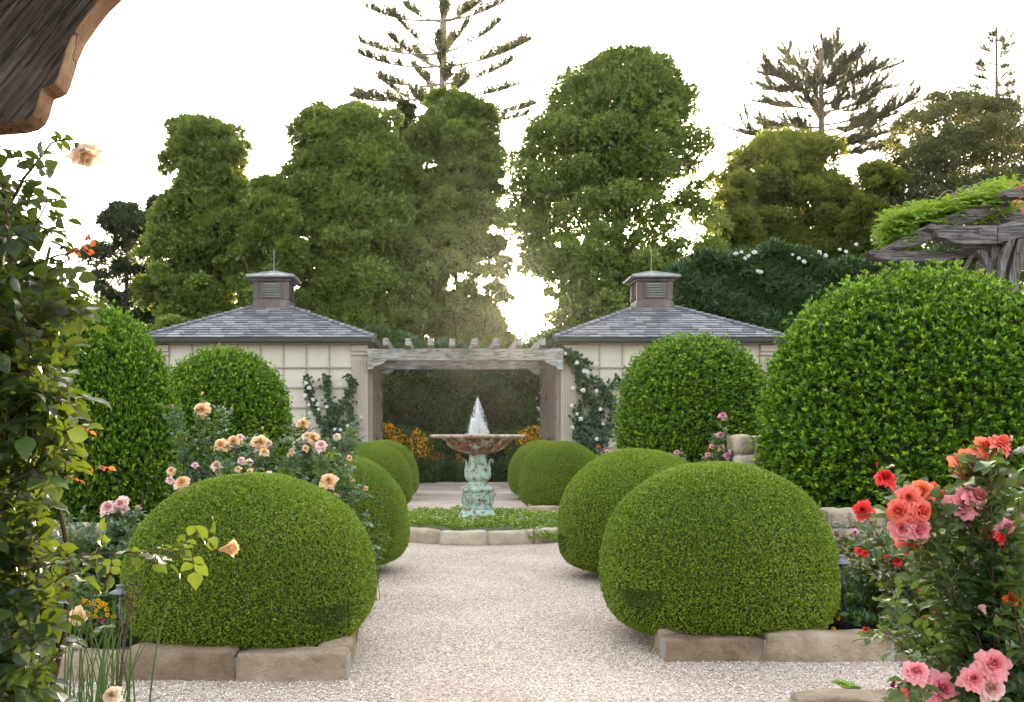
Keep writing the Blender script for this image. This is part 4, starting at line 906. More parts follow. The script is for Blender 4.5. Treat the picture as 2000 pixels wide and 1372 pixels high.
    hb_ = link('bloom', bloom_mesh(M['cream'], 99, .056, 3, .82), o, tuple(at(158, 286, 2.66) - base)); hb_.rotation_euler = Vector((.45, -.35, -.8)).to_track_quat('Z', 'Y').to_euler(); bloom('apricot', .075, at(428, 1074, 2.3), (.9, -.3, .1), o, .5); bloom('cream', .055, at(222, 1362, 2.7), (0, -.8, .6), o)
    cal = MB(); cal.tube([at(146, 280, 2.66), at(151, 284, 2.66), at(156, 290, 2.66)], [.003, .009, .012], 6); cal.build('calyx', M['stem'], o)
climbing()

# overhead timber bracket and its post at the left of the camera
bk = thing('timber_bracket_post', 'heavy old timber post with a curved bracket overhead beside the camera', 'timber post', at(-160, 1662, 3.4))
sil = [(330, -75), (285, -42), (242, 0), (214, 27), (190, 58), (168, 90), (154, 122), (146, 150), (139, 172), (132, 186), (120, 193), (108, 196), (104, 208), (99, 228), (91, 245), (78, 256), (55, 262), (20, 265), (-40, 268), (-160, 250), (-260, 200), (-330, 60), (-330, -150), (330, -150)]
D1 = 3.2; k_ = .966; fr, bkk = [], []
for (a, b_) in sil:
    p_ = at(a, b_, D1 / k_); bkk.append(p_); fr.append(np.array([p_[0], D1, p_[2]]))
mb = MB(); mb.prism([tuple(q) for q in fr], [tuple(q) for q in bkk], m=0, mside=1)
mb.build('bracket', [M['woodnear'], M['woodunder']], bk, bevel=.006)
# the roof of the same pergola runs back over the camera: beams, rafters and the climber's canopy
bx0 = fr[0][0]
MB().box(-5.2, .9, D1 - .1, D1 + .08, 3.30, 3.5).build('beam', M['wood'], bk, bevel=.01)
for xq in np.arange(-4.9, 1.0, .62): MB().box(xq - .05, xq + .05, -3.2, D1 + .25, 3.505, 3.65).build('rafter', M['wood'], bk, bevel=.008)
r_c = np.random.default_rng(19); nq = 5200; Pq = np.stack([r_c.uniform(-5.2, .6, nq), r_c.uniform(-3.2, 3.3, nq), 3.72 + .3 * r_c.random(nq)], 1)
a_, b_, c_, d_, pt = compound(Pq, rdir(nq, r_c) * np.array([1, 1, .4]), r_c.uniform(.8, 1.2, nq) * .06, 5, r_c)
link('canopy_foliage', leafmesh('canopy_foliage', M['climb'], KITE, a_, b_, c_, d_, d_ * .75, r_c.random(len(a_)), LOC[bk.name]), bk)
xp = at(4, 0, 3.3)[0]; MB().box(xp - .22, xp, 3.215, 3.30, 0, 2.62).build('post', M['woodv'], bk, bevel=.01)

# ------------------------------------------------------------------ trees
def crown_clumps(rows, D, n, seed, cr=(.10, .2), depthk=.8, gaps=()):
    r = np.random.default_rng(seed); pys = [a[0] for a in rows]; xl = [a[1] for a in rows]; xr = [a[2] for a in rows]
    C, Rd = [], []; Wmax = max(b - a for a, b in zip(xl, xr))
    tries = 0
    while len(C) < n and tries < n * 30:
        tries += 1
        py = r.uniform(pys[0], pys[-1]); a, b_ = np.interp(py, pys, xl), np.interp(py, pys, xr); wv_ = (b_ - a) * .028; a += wv_ * (math.sin(py * .075 + seed) + .6 * math.sin(py * .17 + seed * 2)); b_ += wv_ * (math.sin(py * .083 + seed * 1.7) + .6 * math.sin(py * .19 + seed)); hw = (b_ - a) / 2; cx_ = (a + b_) / 2
        rad = r.uniform(*cr) * Wmax * .5 * (.6 + .6 * hw / (Wmax / 2)); sm = r.random() < .5
        if sm: rad *= r.uniform(.35, .65)
        ang = r.uniform(0, 6.28); q = math.sqrt(r.uniform(.7 if sm else .1, 1)) * max(hw - rad * (.35 if sm else .85), 0)
        px = cx_ + q * math.cos(ang); dy = q * math.sin(ang) * depthk
        pc = max(py, pys[0] + rad * (.4 if sm else .8))
        if any((px - g[0]) ** 2 + (pc - g[1]) ** 2 < (g[2] * .8 + rad * .30) ** 2 for g in gaps): continue
        Dc = D + dy * D / F; C.append(at(px, pc, Dc)); Rd.append(rad * D / F)
    return np.array(C), np.array(Rd) * .88
def crown_leaves(C, Rd, n, L, seed, asp=.4, k=4, up=.3, shell=.55, spread=.9, flat=.8):
    r = np.random.default_rng(seed); w_ = Rd ** 2; idx = r.choice(len(C), n, p=w_ / w_.sum()); d = rdir(n, r); d[:, 2] = np.where((d[:, 2] < -.15) & (r.random(n) < .65), -d[:, 2], d[:, 2])
    q = shell + (1 - shell) * r.random(n) ** .6; q *= 1 + .25 * (r.random(n) < .04) + .2 * np.sin(d[:, 0] * 9 + idx) * np.sin(d[:, 2] * 7 + idx * 2)
    P = C[idx] + d * (Rd[idx] * q)[:, None] * np.array([1, 1, flat])
    # drop what lies deep inside other clumps
    near = np.zeros(n)
    for c_, r_ in zip(C, Rd): near += (((P - c_) ** 2).sum(1) < (r_ * .72) ** 2)
    keep = near < 2; P, d, idx = P[keep], d[keep], idx[keep]
    P2, D2, H2 = clusters(P, d + np.array([0, 0, up]) + .4 * r.normal(size=P.shape), k, spread)
    LL = r.uniform(.7, 1.3, len(P2)) * L
    tn = np.clip(r.beta(2, 2.5, len(P2)) + np.repeat(.2 * np.sin(idx * 1.7), k), 0, 1)
    return P2, D2, H2, LL, LL * asp, tn
def tree(name, lab, rows, D, nc, nl, L, m, seed, bark='bark', gaps=(), cr=(.26, .46), trunks=((0, 0),), asp=.34, k=4, limbs=14, group='trees behind the pavilions', trunk_r=.16, flat=.84, cat='tree', shell=.5, up=.3, extra=0, spread=.9, dense=0):
    pyb = rows[-1][0]; cxp = (rows[-1][1] + rows[-1][2]) / 2; base = at(cxp, 0, D); base[2] = 0
    C, Rd = crown_clumps(rows, D, nc, seed, cr, gaps=gaps)
    o = thing(name, lab, cat, base, group); r = np.random.default_rng(seed + 1)
    topz = at(0, rows[0][0], D)[2]
    tm = MB()
    for (dx, dy) in trunks:
        xm = np.interp(rows[len(rows) // 2][0], [a[0] for a in rows], [(a[1] + a[2]) / 2 for a in rows]); cm_ = at(xm, 0, D)[0]; ct = at((rows[0][1] + rows[0][2]) / 2, 0, D)[0]
        b0 = base + np.array([dx, dy, -.1]); pts = bez(b0, (cm_ + dx * .5, D + dy, topz * .5), (ct + dx, D + dy, topz * .93), 12); pts = [p_ + np.array([.08 * math.sin(i * 1.3 + seed), 0, 0]) for i, p_ in enumerate(pts)]
        tm.tube(pts, list(np.linspace(trunk_r, trunk_r * .15, 12)), 8)
    tk = tm.build('trunk', M[bark], o, True)
    lm = MB(); order = r.permutation(len(C))[:limbs]
    for i in order:
        c_ = C[i]; t = np.clip((c_[2] / topz) * .75 - .08, .08, .9); kk = int(t * 11); s_ = pts[kk]
        mid_ = s_ + (c_ - s_) * .5 + np.array([0, 0, -.15 * np.linalg.norm(c_ - s_) * .3]); lm.tube(bez(s_, mid_, c_, 6), list(np.linspace(trunk_r * .42 * (1 - t * .6), .02, 6)), 5)
        for j in range(3):
            e = c_ + r.normal(size=3) * Rd[i] * .6; lm.tube([c_, (c_ + e) / 2 + r.normal(size=3) * .05, e], [.022, .016, .007], 4)
    lm.build('limb', M[bark], o, True)
    P2, D2, H2, LL, WW, tn = crown_leaves(C, Rd, nl, L, seed + 2, asp, k, up, shell, spread, flat)
    if dense:        # large darkened leaves added inside the crown: painted shade, and they block sky
        ni = np.maximum(6, (Rd * 55 * dense).astype(int)); ii = np.repeat(np.arange(len(C)), ni); di = rdir(len(ii), r)
        Pi = C[ii] + di * (Rd[ii] * .62 * r.random(len(ii)) ** .5)[:, None] * np.array([1, 1, flat])
        for g in gaps:
            kp = (VX + Pi[:, 0] * F / Pi[:, 1] - g[0]) ** 2 + (VY - (Pi[:, 2] - EYE) * F / Pi[:, 1] - g[1]) ** 2 > (g[2] * .9) ** 2; Pi = Pi[kp]
        n_ = len(Pi); ex_ = (Pi, rdir(n_, r), rdir(n_, r) + np.array([0, -.6, 0]), r.uniform(.22, .42, n_), r.uniform(.14, .26, n_), r.random(n_) * .15)
        link('inner_shade_leaves', leafmesh('inner_shade_leaves', M[m], KITE, *ex_, base), o)
    if gaps:
        pxs = VX + P2[:, 0] * F / P2[:, 1]; pys_ = VY - (P2[:, 2] - EYE) * F / P2[:, 1]; kp = np.ones(len(P2), bool)
        for g in gaps: kp &= ((pxs - g[0]) ** 2 + (pys_ - g[1]) ** 2 > (g[2] * (.62 + .3 * np.sin(np.arctan2(pys_ - g[1], pxs - g[0]) * 3 + g[0]))) ** 2) | (r.random(len(P2)) < .06)
        P2, D2, H2, LL, WW, tn = (a[kp] for a in (P2, D2, H2, LL, WW, tn))
    link('crown', leafmesh('crown', M[m], KITE, P2, D2, H2, LL, WW, tn, base), o)
    return o
SG = [(1085, 560, 20), (1050, 588, 50), (1015, 560, 24), (1010, 500, 18), (1135, 470, 15), (1090, 480, 13), (960, 455, 14), (880, 560, 18), (1075, 640, 12), (1125, 405, 9), (1225, 455, 12), (1290, 480, 12), (1210, 550, 16), (1350, 490, 11), (985, 355, 20), (1270, 395, 8), (910, 540, 12), (1330, 420, 10), (990, 620, 16)]
tree('evergreen_tree', 'columnar leafy evergreen standing alone above the left pavilion roof', [(232, 355, 425), (258, 325, 470), (330, 318, 497), (400, 308, 500), (450, 285, 500), (500, 270, 490), (580, 275, 480), (700, 290, 480)], 38, 190, 110000, .15, 'tree', 301, dense=.8, gaps=[(478, 600, 14), (350, 430, 6)])
tree('evergreen_tree', 'short evergreen with a pointed top just left of the cupola', [(348, 500, 545), (385, 472, 580), (430, 450, 600), (500, 445, 610), (560, 455, 600), (700, 480, 610)], 36.5, 90, 62000, .15, 'tree', 302, dense=.8)
tree('evergreen_tree', 'broad twin-topped evergreen rising over the space between cupola and arbor', [(213, 600, 680), (232, 580, 770), (290, 560, 800), (380, 545, 815), (450, 560, 835), (560, 580, 850), (720, 600, 860)], 38, 240, 165000, .15, 'tree', 303, dense=.9, gaps=[(600, 470, 8), (822, 440, 8)])
tree('evergreen_tree', 'dome-topped evergreen rising below the tall whorled pine', [(183, 850, 915), (212, 828, 950), (265, 795, 995), (340, 795, 990), (420, 785, 985), (500, 785, 990), (560, 810, 1000), (720, 830, 1020)], 39, 185, 120000, .15, 'tree', 304, dense=.75, gaps=SG)
tree('evergreen_tree', 'largest evergreen with the low sun breaking through its lower branches', [(100, 1195, 1275), (128, 1155, 1310), (180, 1085, 1350), (240, 1040, 1370), (300, 1000, 1385), (380, 975, 1390), (440, 965, 1400), (440, 965, 1410), (500, 985, 1430), (600, 1000, 1430), (720, 1010, 1430)], 40, 400, 190000, .15, 'tree', 305, dense=.4, gaps=SG, cr=(.17, .32), limbs=34, trunk_r=.22)
tree('golden_tree', 'low spreading tree glowing gold in the backlight behind the oleander hedge', [(262, 1515, 1545), (285, 1450, 1640), (330, 1395, 1690), (360, 1375, 1705), (430, 1390, 1715), (500, 1395, 1725), (640, 1400, 1730)], 46, 220, 80000, .18, 'gold', 306, dense=.4, gaps=[(1425, 395, 7), (1610, 330, 12), (1560, 455, 7), (1690, 330, 12), (1470, 335, 8)], cr=(.18, .34), limbs=26)
tree('golden_tree', 'sunlit feathery tree filling the gap between the largest evergreen and the golden tree', [(335, 1425, 1450), (370, 1390, 1480), (430, 1365, 1500), (640, 1360, 1500)], 43, 60, 26000, .14, 'gold', 316, dense=.4, cr=(.22, .42), gaps=[(1400, 400, 6), (1405, 470, 6)])
tree('golden_tree', 'smaller sunlit bush-like tree between the golden tree and the wisteria', [(318, 1690, 1730), (345, 1660, 1770), (400, 1640, 1790), (640, 1640, 1800)], 42, 60, 22000, .15, 'gold', 315, dense=.4, cr=(.25, .42), gaps=[(1735, 330, 8)])
tree('grey_tree', 'loose grey-green tree with bare silvery branches behind the wisteria pergola', [(180, 1840, 1860), (205, 1790, 1990), (250, 1735, 2060), (300, 1700, 2080), (400, 1670, 2100), (520, 1670, 2100), (640, 1700, 2100)], 44, 480, 110000, .13, 'grey', 307, dense=0, shell=.2, bark='greybark', gaps=[(1770, 280, 14), (1830, 260, 12), (1720, 300, 16), (1950, 300, 8)], cr=(.09, .2), limbs=60, trunk_r=.2, spread=1.1)
tree('dark_tree', 'dark open-crowned tree at the edge of the climbing rose', [(400, 232, 262), (432, 180, 305), (480, 160, 318), (560, 170, 325), (640, 190, 330), (720, 190, 330)], 43, 80, 26000, .16, 'dark', 308, dense=.4, gaps=[(215, 470, 10), (250, 510, 8), (180, 560, 14), (290, 420, 12)], cr=(.2, .4), limbs=24)
tree('dark_tree', 'dark sprig-topped tree half hidden behind the lone columnar evergreen', [(385, 290, 320), (420, 285, 330), (520, 280, 345), (700, 280, 360)], 44, 26, 6000, .16, 'dark', 309, cr=(.4, .7))
tree('round_bush', 'small round bush against the left pavilion roof edge', [(612, 310, 350), (640, 297, 372), (720, 295, 380)], 33, 16, 7000, .12, 'tree', 310, cr=(.4, .6), trunk_r=.06, limbs=6, cat='bush')
tree('small_conifer', 'small blue-green conifer top between two evergreens beneath the whorled pine', [(188, 785, 797), (215, 768, 812), (260, 765, 815), (330, 760, 820)], 42, 26, 6000, .16, 'dark', 311, cr=(.3, .5), trunk_r=.07)
tree('hazy_tree', 'distant hazy tree between the golden tree and the dark cypress', [(330, 1720, 1760), (360, 1640, 1800), (440, 1640, 1800), (640, 1640, 1800)], 50, 40, 12000, .18, 'grey', 312, cr=(.25, .45), gaps=[(1700, 330, 12)])

# hedges
def hedge(lab, x0, x1, y0, y1, z1, n, L, m, seed, name='hedge', asp=.22, k=6, cat='hedge', flowers=0, topwob=.4, spread=.9):
    r = np.random.default_rng(seed); base = np.array([(x0 + x1) / 2, (y0 + y1) / 2, 0]); o = thing(name, lab, cat, base)
    def topz(x): return z1 + topwob * (np.sin(x * .9 + seed) * .5 + np.sin(x * 2.3) * .3 + np.sin(x * 5.1 + 1) * .15)
    nf = int(n * .78); X = r.uniform(x0, x1, n); Z = np.empty(n); Y = np.empty(n); N = np.zeros((n, 3))
    Z[:nf] = r.random(nf) * topz(X[:nf]); Y[:nf] = y0 + .35 * np.sin(X[:nf] * 2.1 + Z[:nf] * 1.7) * np.sin(Z[:nf] * 2.6 + seed) + r.random(nf) ** 2 * .5; N[:nf] = (0, -1, .35)
    Z[nf:] = topz(X[nf:]) - r.random(n - nf) * .3; Y[nf:] = r.uniform(y0, y1, n - nf); N[nf:] = (0, -.2, 1)
    P = np.stack([X, Y, Z], 1); P2, D2, H2 = clusters(P, N + .45 * r.normal(size=N.shape), k, spread); LL = r.uniform(.7, 1.3, len(P2)) * L
    link('foliage', leafmesh('foliage', M[m], KITE, P2, D2, H2, LL, LL * asp, np.clip(r.beta(1.8, 2.6, len(P2)), 0, 1), base), o)
    V = []; nx = 24; cm_ = MB(); xs = np.linspace(x0 + .1, x1 - .1, nx)
    out = [(a, float(topz(a)) - .45) for a in xs]
    cm_.prism([(x0 + .1, y0 + .75, 0)] + [(a, y0 + .75, b_) for a, b_ in out] + [(x1 - .1, y0 + .75, 0)], [(x0 + .1, y1 - .3, 0)] + [(a, y1 - .3, b_) for a, b_ in out] + [(x1 - .1, y1 - .3, 0)]); cm_.build('opaque_core', M['boxcore'], o)  # opaque dark slab added inside the hedge leaves
    for i in range(flowers):
        xx = r.uniform(x0, x1); zz = topz(xx) - r.random() ** 1.5 * 1.6
        bloom('white', r.uniform(.10, .2), (xx, y0 - .1, zz), (r.normal() * .3, -1, .5), o)
    return o
hedge('dense dark green hedge closing the view behind the fountain and arbor', -3.4, 5.8, 33.2, 34.6, 4.6, 15000, .26, 'hedge', 41, asp=.2, k=6, flowers=0, topwob=.6)
hx0, hx1 = at(1315, 0, 33.5)[0], at(1740, 0, 33.5)[0]
hedge('tall oleander hedge dotted with white flowers right of the right cupola', hx0, hx1 + 3, 33.5, 35.5, 7.6, 22000, .26, 'hedge', 42, 'oleander_hedge', .17, 6, flowers=0, topwob=.55)
oh_ = bpy.data.objects['oleander_hedge']
for px_, py_ in ((1437, 497), (1448, 493), (1462, 500), (1474, 494), (1486, 532), (1480, 530), (1455, 505), (1560, 505), (1570, 512), (1600, 494), (1612, 500), (1640, 488), (1652, 492), (1672, 478), (1693, 500), (1702, 470), (1548, 498)):
    bloom('white', random.uniform(.10, .16), at(px_, py_, 33.1), (random.uniform(-.3, .3), -1, .5), oh_)
hedge('low dark clipped edging hedge at the back of the terrace', -2.0, 3.3, 31.7, 32.6, .72, 9000, .06, 'bed', 43, 'low_hedge', .5, 5, topwob=.06)

# tall whorled pine and windswept cypress
def conifer(name, lab, tx, D, py0, py1, limbs, m, seed, tr, droop, brush, width, start=.34, sub=0, lw=.24, bark='greybark'):
    r = np.random.default_rng(seed); base = at(tx, 0, D); base[2] = 0; o = thing(name, lab, 'tree', base, 'trees behind the pavilions')
    top = at(tx + (6 if name == 'whorled_pine' else -2), py1, D)
    MB().tube([base, base + (top - base) * .5, top], [tr * 1.4, tr, tr * .45], 10).build('trunk', M[bark], o, True)
    lm = MB(); PP, DD, HH, LL = [], [], [], []; allp = []
    for (sy, ex, ey, dz) in limbs:
        f = (sy - py1) / (VY - py1); s_ = at(tx, sy, D); e = at(ex, ey, D + dz); Lg = np.linalg.norm(e - s_)
        mid_ = s_ + (e - s_) * .55 + np.array([0, 0, -droop * Lg]); pts = bez(s_, mid_, e, 12); lm.tube(pts, list(np.linspace(tr * .28 * min(1, Lg / 4), .015, 12)), 5)
        pts = np.array(pts); ax = nrm(pts[-1] - pts[0])
        nb = int(Lg * brush)
        for j in range(sub):
            k = r.integers(3, 10); q_ = pts[k]; d_ = nrm(nrm(pts[k + 1] - pts[k]) + .75 * nrm(r.normal(size=3)) * np.array([1, 1, .4]) + np.array([0, 0, .10])); l_ = Lg * r.uniform(.2, .42); e_ = q_ + d_ * l_; sp_ = bez(q_, (q_ + e_) / 2 - np.array([0, 0, .12 * l_]), e_, 12)
            lm.tube(sp_, list(np.linspace(.03, .008, 12)), 3); allp.append((np.array(sp_), l_, .15))
        allp.append((pts, Lg, start))
    for pts, Lg, st_ in allp:
        nb = int(Lg * brush)
        for i in range(nb):
            t = r.uniform(st_, 1) ** .8; kf = t * 11; k = min(10, int(kf)); p_ = pts[k] + (pts[k + 1] - pts[k]) * (kf - k); dirx = nrm(pts[k + 1] - pts[k]); v = r.normal(size=3); v[2] = abs(v[2]) * .8
            bl = r.uniform(.3, 1.1) * width * (1.15 - .6 * t); d = nrm(dirx * .8 + nrm(v) * .8 + np.array([0, 0, .45])); nn = 13
            q = np.linspace(.05, 1, nn); Pn = p_ + d * (q * bl)[:, None]; Pn[:, 2] += (q ** 2) * bl * .25
            PP.append(np.repeat(Pn, 3, 0)); DD.append(d[None] * .8 + rdir(nn * 3, r) * .9); LL.append(r.uniform(.5, 1.1, nn * 3) * width * lw)
    P, Dd, L_ = np.concatenate(PP), np.concatenate(DD), np.concatenate(LL)
    lm.build('limb', M[bark], o, True)
    link('crown', leafmesh('crown', M[m], KITE, P, Dd, rdir(len(P), r), L_, L_ * .3, r.random(len(P)), base), o)
LP = []
for sy, l, rr_ in ((-60, (745, -75), (975, -90)), (-15, (738, -40), (990, -55)), (40, (718, 16), (992, -2)), (42, (790, 10), (930, 10)), (105, (703, 82), (975, 44)), (107, (770, 30), (912, 45)), (130, (702, 106), (1035, 78)), (132, (760, 70), (1020, 80)), (165, (742, 155), (1008, 115)), (185, (682, 188), (1012, 165)), (187, (700, 183), (905, 140)), (215, (740, 150), (1045, 205)), (225, (690, 205), (1030, 225))):
    for (ex, ey), s_ in ((l, -1), (rr_, 1)): LP.append((sy, ex, ey, rng.uniform(-2.5, 2.5)))
for sy in (-60, -10, 42, 106, 131, 165, 186, 215):
    LP += [(sy, 862 + rng.uniform(-60, 60), sy - 35, -4.5), (sy, 862 + rng.uniform(-60, 60), sy - 35, 4.5)]
conifer('whorled_pine', 'very tall pine with widely spaced whorled branches and a bare pale trunk', 861, 58, 300, -220, LP, 'conifer', 501, .30, .13, 13, .9, .34, 0, .2)
CY = []
for sy, ex, ey in ((130, 1620, 82), (135, 1640, 85), (140, 1525, 100), (140, 1690, 92), (150, 1485, 128), (150, 1660, 110), (165, 1478, 165), (160, 1735, 118), (170, 1700, 130), (180, 1520, 145), (190, 1722, 165), (200, 1490, 195), (205, 1700, 190), (215, 1560, 165), (220, 1650, 175), (235, 1480, 235), (230, 1735, 215), (240, 1700, 235), (255, 1440, 258), (260, 1793, 190), (255, 1540, 230), (265, 1760, 250), (270, 1500, 265), (270, 1700, 270), (200, 1580, 150), (150, 1600, 100), (170, 1640, 140), (230, 1590, 205), (280, 1560, 270), (285, 1660, 280), (290, 1740, 280)):
    CY.append((sy + 15, ex, ey, rng.uniform(-3, 3)))
conifer('windswept_cypress', 'dark windswept cypress with flat tiered branches against the white sky', 1606, 60, 300, 95, CY, 'conifer', 502, .26, .06, 24, .5, .16, 17, .17, bark='bark')
TH = [(72 + i * 9, 1947 + (1 if i % 2 else -1) * (10 + i * 2.1) * rng.uniform(.7, 1.8), 64 + i * 9 + rng.uniform(-8, 8), rng.uniform(-2, 2)) for i in range(28)]
conifer('thin_conifer', 'thin sparse conifer spire rising above the grey-green tree', 1948, 56, 300, 52, TH, 'conifer', 503, .14, .02, 9, .4, .10, 6, .22, bark='bark')

# ------------------------------------------------------------------ climbing white roses on the pavilion walls
def wallclimber(lab, strands, D, seed, blooms, base_px):
    r = np.random.default_rng(seed); base = at(base_px, 0, D); base[2] = .1; o = thing('wall_climber', lab, 'climbing rose', base, 'white climbing roses on the pavilion walls'); st = MB(); PP = []
    for pts, wd in strands:
        W_ = [at(a, b_, D) for a, b_ in pts]; st.tube(W_, [.012] * len(W_), 5)
        for k in range(len(W_) - 1):
            n = int(np.linalg.norm(W_[k + 1] - W_[k]) * 95); t = r.random((n, 1)); c = W_[k] + (W_[k + 1] - W_[k]) * t
            c = c + r.normal(size=(n, 3)) * np.array([wd * D / F * .5, .04, wd * D / F * .5]); c[:, 1] = D - .04 - r.random(n) * .16; PP.append(c)
    P = np.concatenate(PP); P2, D2, H2 = clusters(P, np.array([0, -.5, -.1]) + .7 * r.normal(size=P.shape), 4, 1.0); H2 = H2 * .5 + np.array([0, -1, .3])
    st.build('stem', M['cane'], o); link('foliage', leafmesh('foliage', M['ivy'], KITE, P2, D2, H2, r.uniform(.07, .12, len(P2)), r.uniform(.055, .09, len(P2)), r.random(len(P2)), base), o)
    for (a, b_) in blooms: bloom('white', r.uniform(.075, .12), at(a, b_, D - .22), (r.normal() * .3, -1, .3), o)
WC = GF - .03
wallclimber('white-flowered climber in three separate strands on the left pavilion trellis', [([(645, 885), (640, 850), (622, 815), (606, 775), (601, 738)], 8), ([(648, 885), (650, 840), (652, 805), (640, 775), (637, 735)], 9), ([(655, 885), (668, 850), (690, 815), (678, 780), (690, 750), (678, 733)], 11), ([(660, 885), (665, 850), (655, 820), (668, 790)], 12), ([(640, 880), (690, 860), (690, 830)], 13), ([(625, 880), (645, 835), (640, 810)], 11)], WC, 71,
            [(597, 749), (604, 758), (596, 773), (611, 781), (603, 791), (620, 791), (606, 809), (622, 800), (638, 795), (664, 753), (679, 832), (654, 839), (665, 840), (640, 860), (685, 850), (610, 840)], 655)
wallclimber('white-flowered climber arching from the right pavilion pilaster across its trellis', [([(1150, 885), (1140, 840), (1128, 800), (1150, 770), (1135, 730), (1115, 700), (1088, 686)], 12), ([(1160, 885), (1165, 840), (1160, 800), (1180, 770), (1205, 745)], 12), ([(1155, 885), (1185, 850), (1195, 800), (1180, 760), (1150, 740)], 13), ([(1140, 885), (1135, 860), (1150, 820), (1175, 800)], 13), ([(1150, 880), (1130, 850), (1125, 825)], 10), ([(1100, 690), (1130, 705), (1150, 712)], 9), ([(1125, 715), (1135, 760), (1160, 790)], 9)], WC, 72,
            [(1104, 691), (1127, 709), (1141, 725), (1147, 728), (1165, 710), (1119, 758), (1139, 763), (1117, 793), (1127, 809), (1178, 828), (1134, 819), (1201, 840), (1165, 858), (1118, 835), (1172, 800), (1165, 764)], 1150)
wallclimber('white climber trailing down the far arbor post', [([(1061, 900), (1058, 860), (1060, 800), (1052, 760)], 5)], 31.2, 73, [(1048, 778), (1058, 776), (1050, 797), (1054, 800), (1052, 820), (1050, 838), (1056, 768), (1062, 730)], 1058)

# ------------------------------------------------------------------ yellow daisies, orange flowers, low plants
def flowerclump(name, lab, px, py0, py1, D, wpx, n, size, colr, seed, leafm='bed', cat='flowers'):
    r = np.random.default_rng(seed); base = at(px, 0, D); base[2] = .1; o = thing(name, lab, cat, base)
    c = at(px, 0, D); hw = wpx / 2 * D / F; z0, z1 = at(0, py1, D)[2], at(0, py0, D)[2]
    X = c[0] + r.normal(size=n) * hw * .5; Z = z0 + (z1 - z0) * r.beta(1.6, 1.5, n) * (1 - .3 * np.abs(X - c[0]) / hw); Y = D - .25 + r.normal(size=n) * .2; P = np.stack([X, Y, Z], 1)
    P2 = np.repeat(P, 8, 0); ax = nrm(np.repeat(r.normal(size=(n, 3)) * .5 + np.array([0, -.8, .5]), 8, 0)); v = rdir(n * 8, r); v = nrm(v - (v * ax).sum(1, keepdims=True) * ax)
    link('flower_heads', leafmesh('flower_heads', M[colr], KITE, P2, v + ax * .25, ax, size, size * .45, r.random(n * 8), base), o)
    m_ = n * 6; Xl = c[0] + r.normal(size=m_) * hw * .6; Zl = .1 + (z1 - .3) * r.random(m_) ** .8; Pl = np.stack([Xl, D + .1 + r.normal(size=m_) * .25, Zl], 1); a, b_, h_ = clusters(Pl, np.array([0, -.3, .8]) + .6 * r.normal(size=Pl.shape), 3, .9)
    link('foliage', leafmesh('foliage', M[leafm], KITE, a, b_, h_, r.uniform(.08, .15, len(a)), .035, r.random(len(a)), base), o)
    st = MB()
    for i in range(0, n, max(1, n // 40)): st.tube([(base[0] + (P[i, 0] - base[0]) * .4, D, .1), P[i] - (0, 0, .3), P[i]], .008, 3)
    st.build('stem', M['stem'], o)
flowerclump('yellow_daisies', 'yellow daisy clump nearest the left pavilion door', 758, 825, 875, 31.0, 62, 420, .042, 'yellow', 81)
flowerclump('yellow_daisies', 'yellow daisy clump between the left door and the fountain bowl', 815, 835, 895, 30.9, 44, 420, .042, 'yellow', 82)
flowerclump('yellow_daisies', 'yellow daisy clump beside the right pavilion door', 1040, 828, 882, 30.8, 70, 560, .042, 'yellow', 83)
flowerclump('orange_flowers', 'orange red flowers left of the fountain pedestal behind the terrace', 845, 880, 905, 31.2, 46, 45, .04, 'redorange', 84)
flowerclump('orange_flowers', 'orange red flowers just beside the bowl of the fountain', 897, 885, 900, 31.3, 20, 12, .04, 'redorange', 85)
flowerclump('leafy_shrub', 'bushy dark shrub at the foot of the arbor opening', 800, 800, 860, 32.0, 90, 3, .03, 'yellow', 86, cat='shrub')

def ground_cover(lab, inside, zf, n, L, m, seed, kx, k=4, fl=0, name='ground_cover'):
    r = np.random.default_rng(seed); x0, x1, y0, y1 = kx; X, Y = r.uniform(x0, x1, n), r.uniform(y0, y1, n); kp = inside(X, Y); X, Y = X[kp], Y[kp]; n = len(X); Z = zf(X, Y) + r.random(len(X)) ** 1.5 * (.09 if m == 'cover' else .04)
    P = np.stack([X, Y, Z], 1); a, b_, h_ = clusters(P, np.array([0, -.2, .9]) + .5 * r.normal(size=P.shape), k, 1.0); LL = r.uniform(.6, 1.3, len(a)) * L
    me = [leafmesh(name, M[m], KITE, a, b_, h_, LL, LL * .6, r.random(len(a)))]
    o = tag(link(name, me[0]), lab, 'ground cover', kind='stuff')
    if fl:
        i = r.integers(0, len(P), fl); q = P[i] + (0, 0, .035); q2 = np.repeat(q, 5, 0); v = rdir(len(q2), r) * np.array([1, 1, .3]) + np.array([0, -.1, .2])
        tag(link('small_blossoms', leafmesh('small_blossoms', M['white'], KITE, q2, v, np.array([0, -.6, 1.]) + .1 * r.normal(size=q2.shape), .016, .014, r.random(len(q2)))), 'tiny white blossoms scattered over the fountain ground cover', 'blossoms', kind='stuff')
def ringz(X, Y):
    d = np.hypot(X - FX, Y - FY); h = .05 * np.sin(X * 5) * np.sin(Y * 4 + 1) + .03 * np.sin(X * 13 + Y * 9); return .19 + .045 + h * .8 - np.clip(d - 1.3, 0, 1) * .55
ground_cover('mat of small-leaved green ground cover filling the fountain ring', lambda X, Y: (np.hypot(X - FX, Y - FY) > .5) & (np.hypot(X - FX, Y - FY) < 1.37 + .32 * ((X - FX) > .45) * (Y < FY) * np.clip((X - FX - .3) * 1.5, 0, 1)), ringz, 34000, .03, 'cover', 91, (FX - 1.75, FX + 1.75, FY - 1.75, FY + 1.75), fl=520)
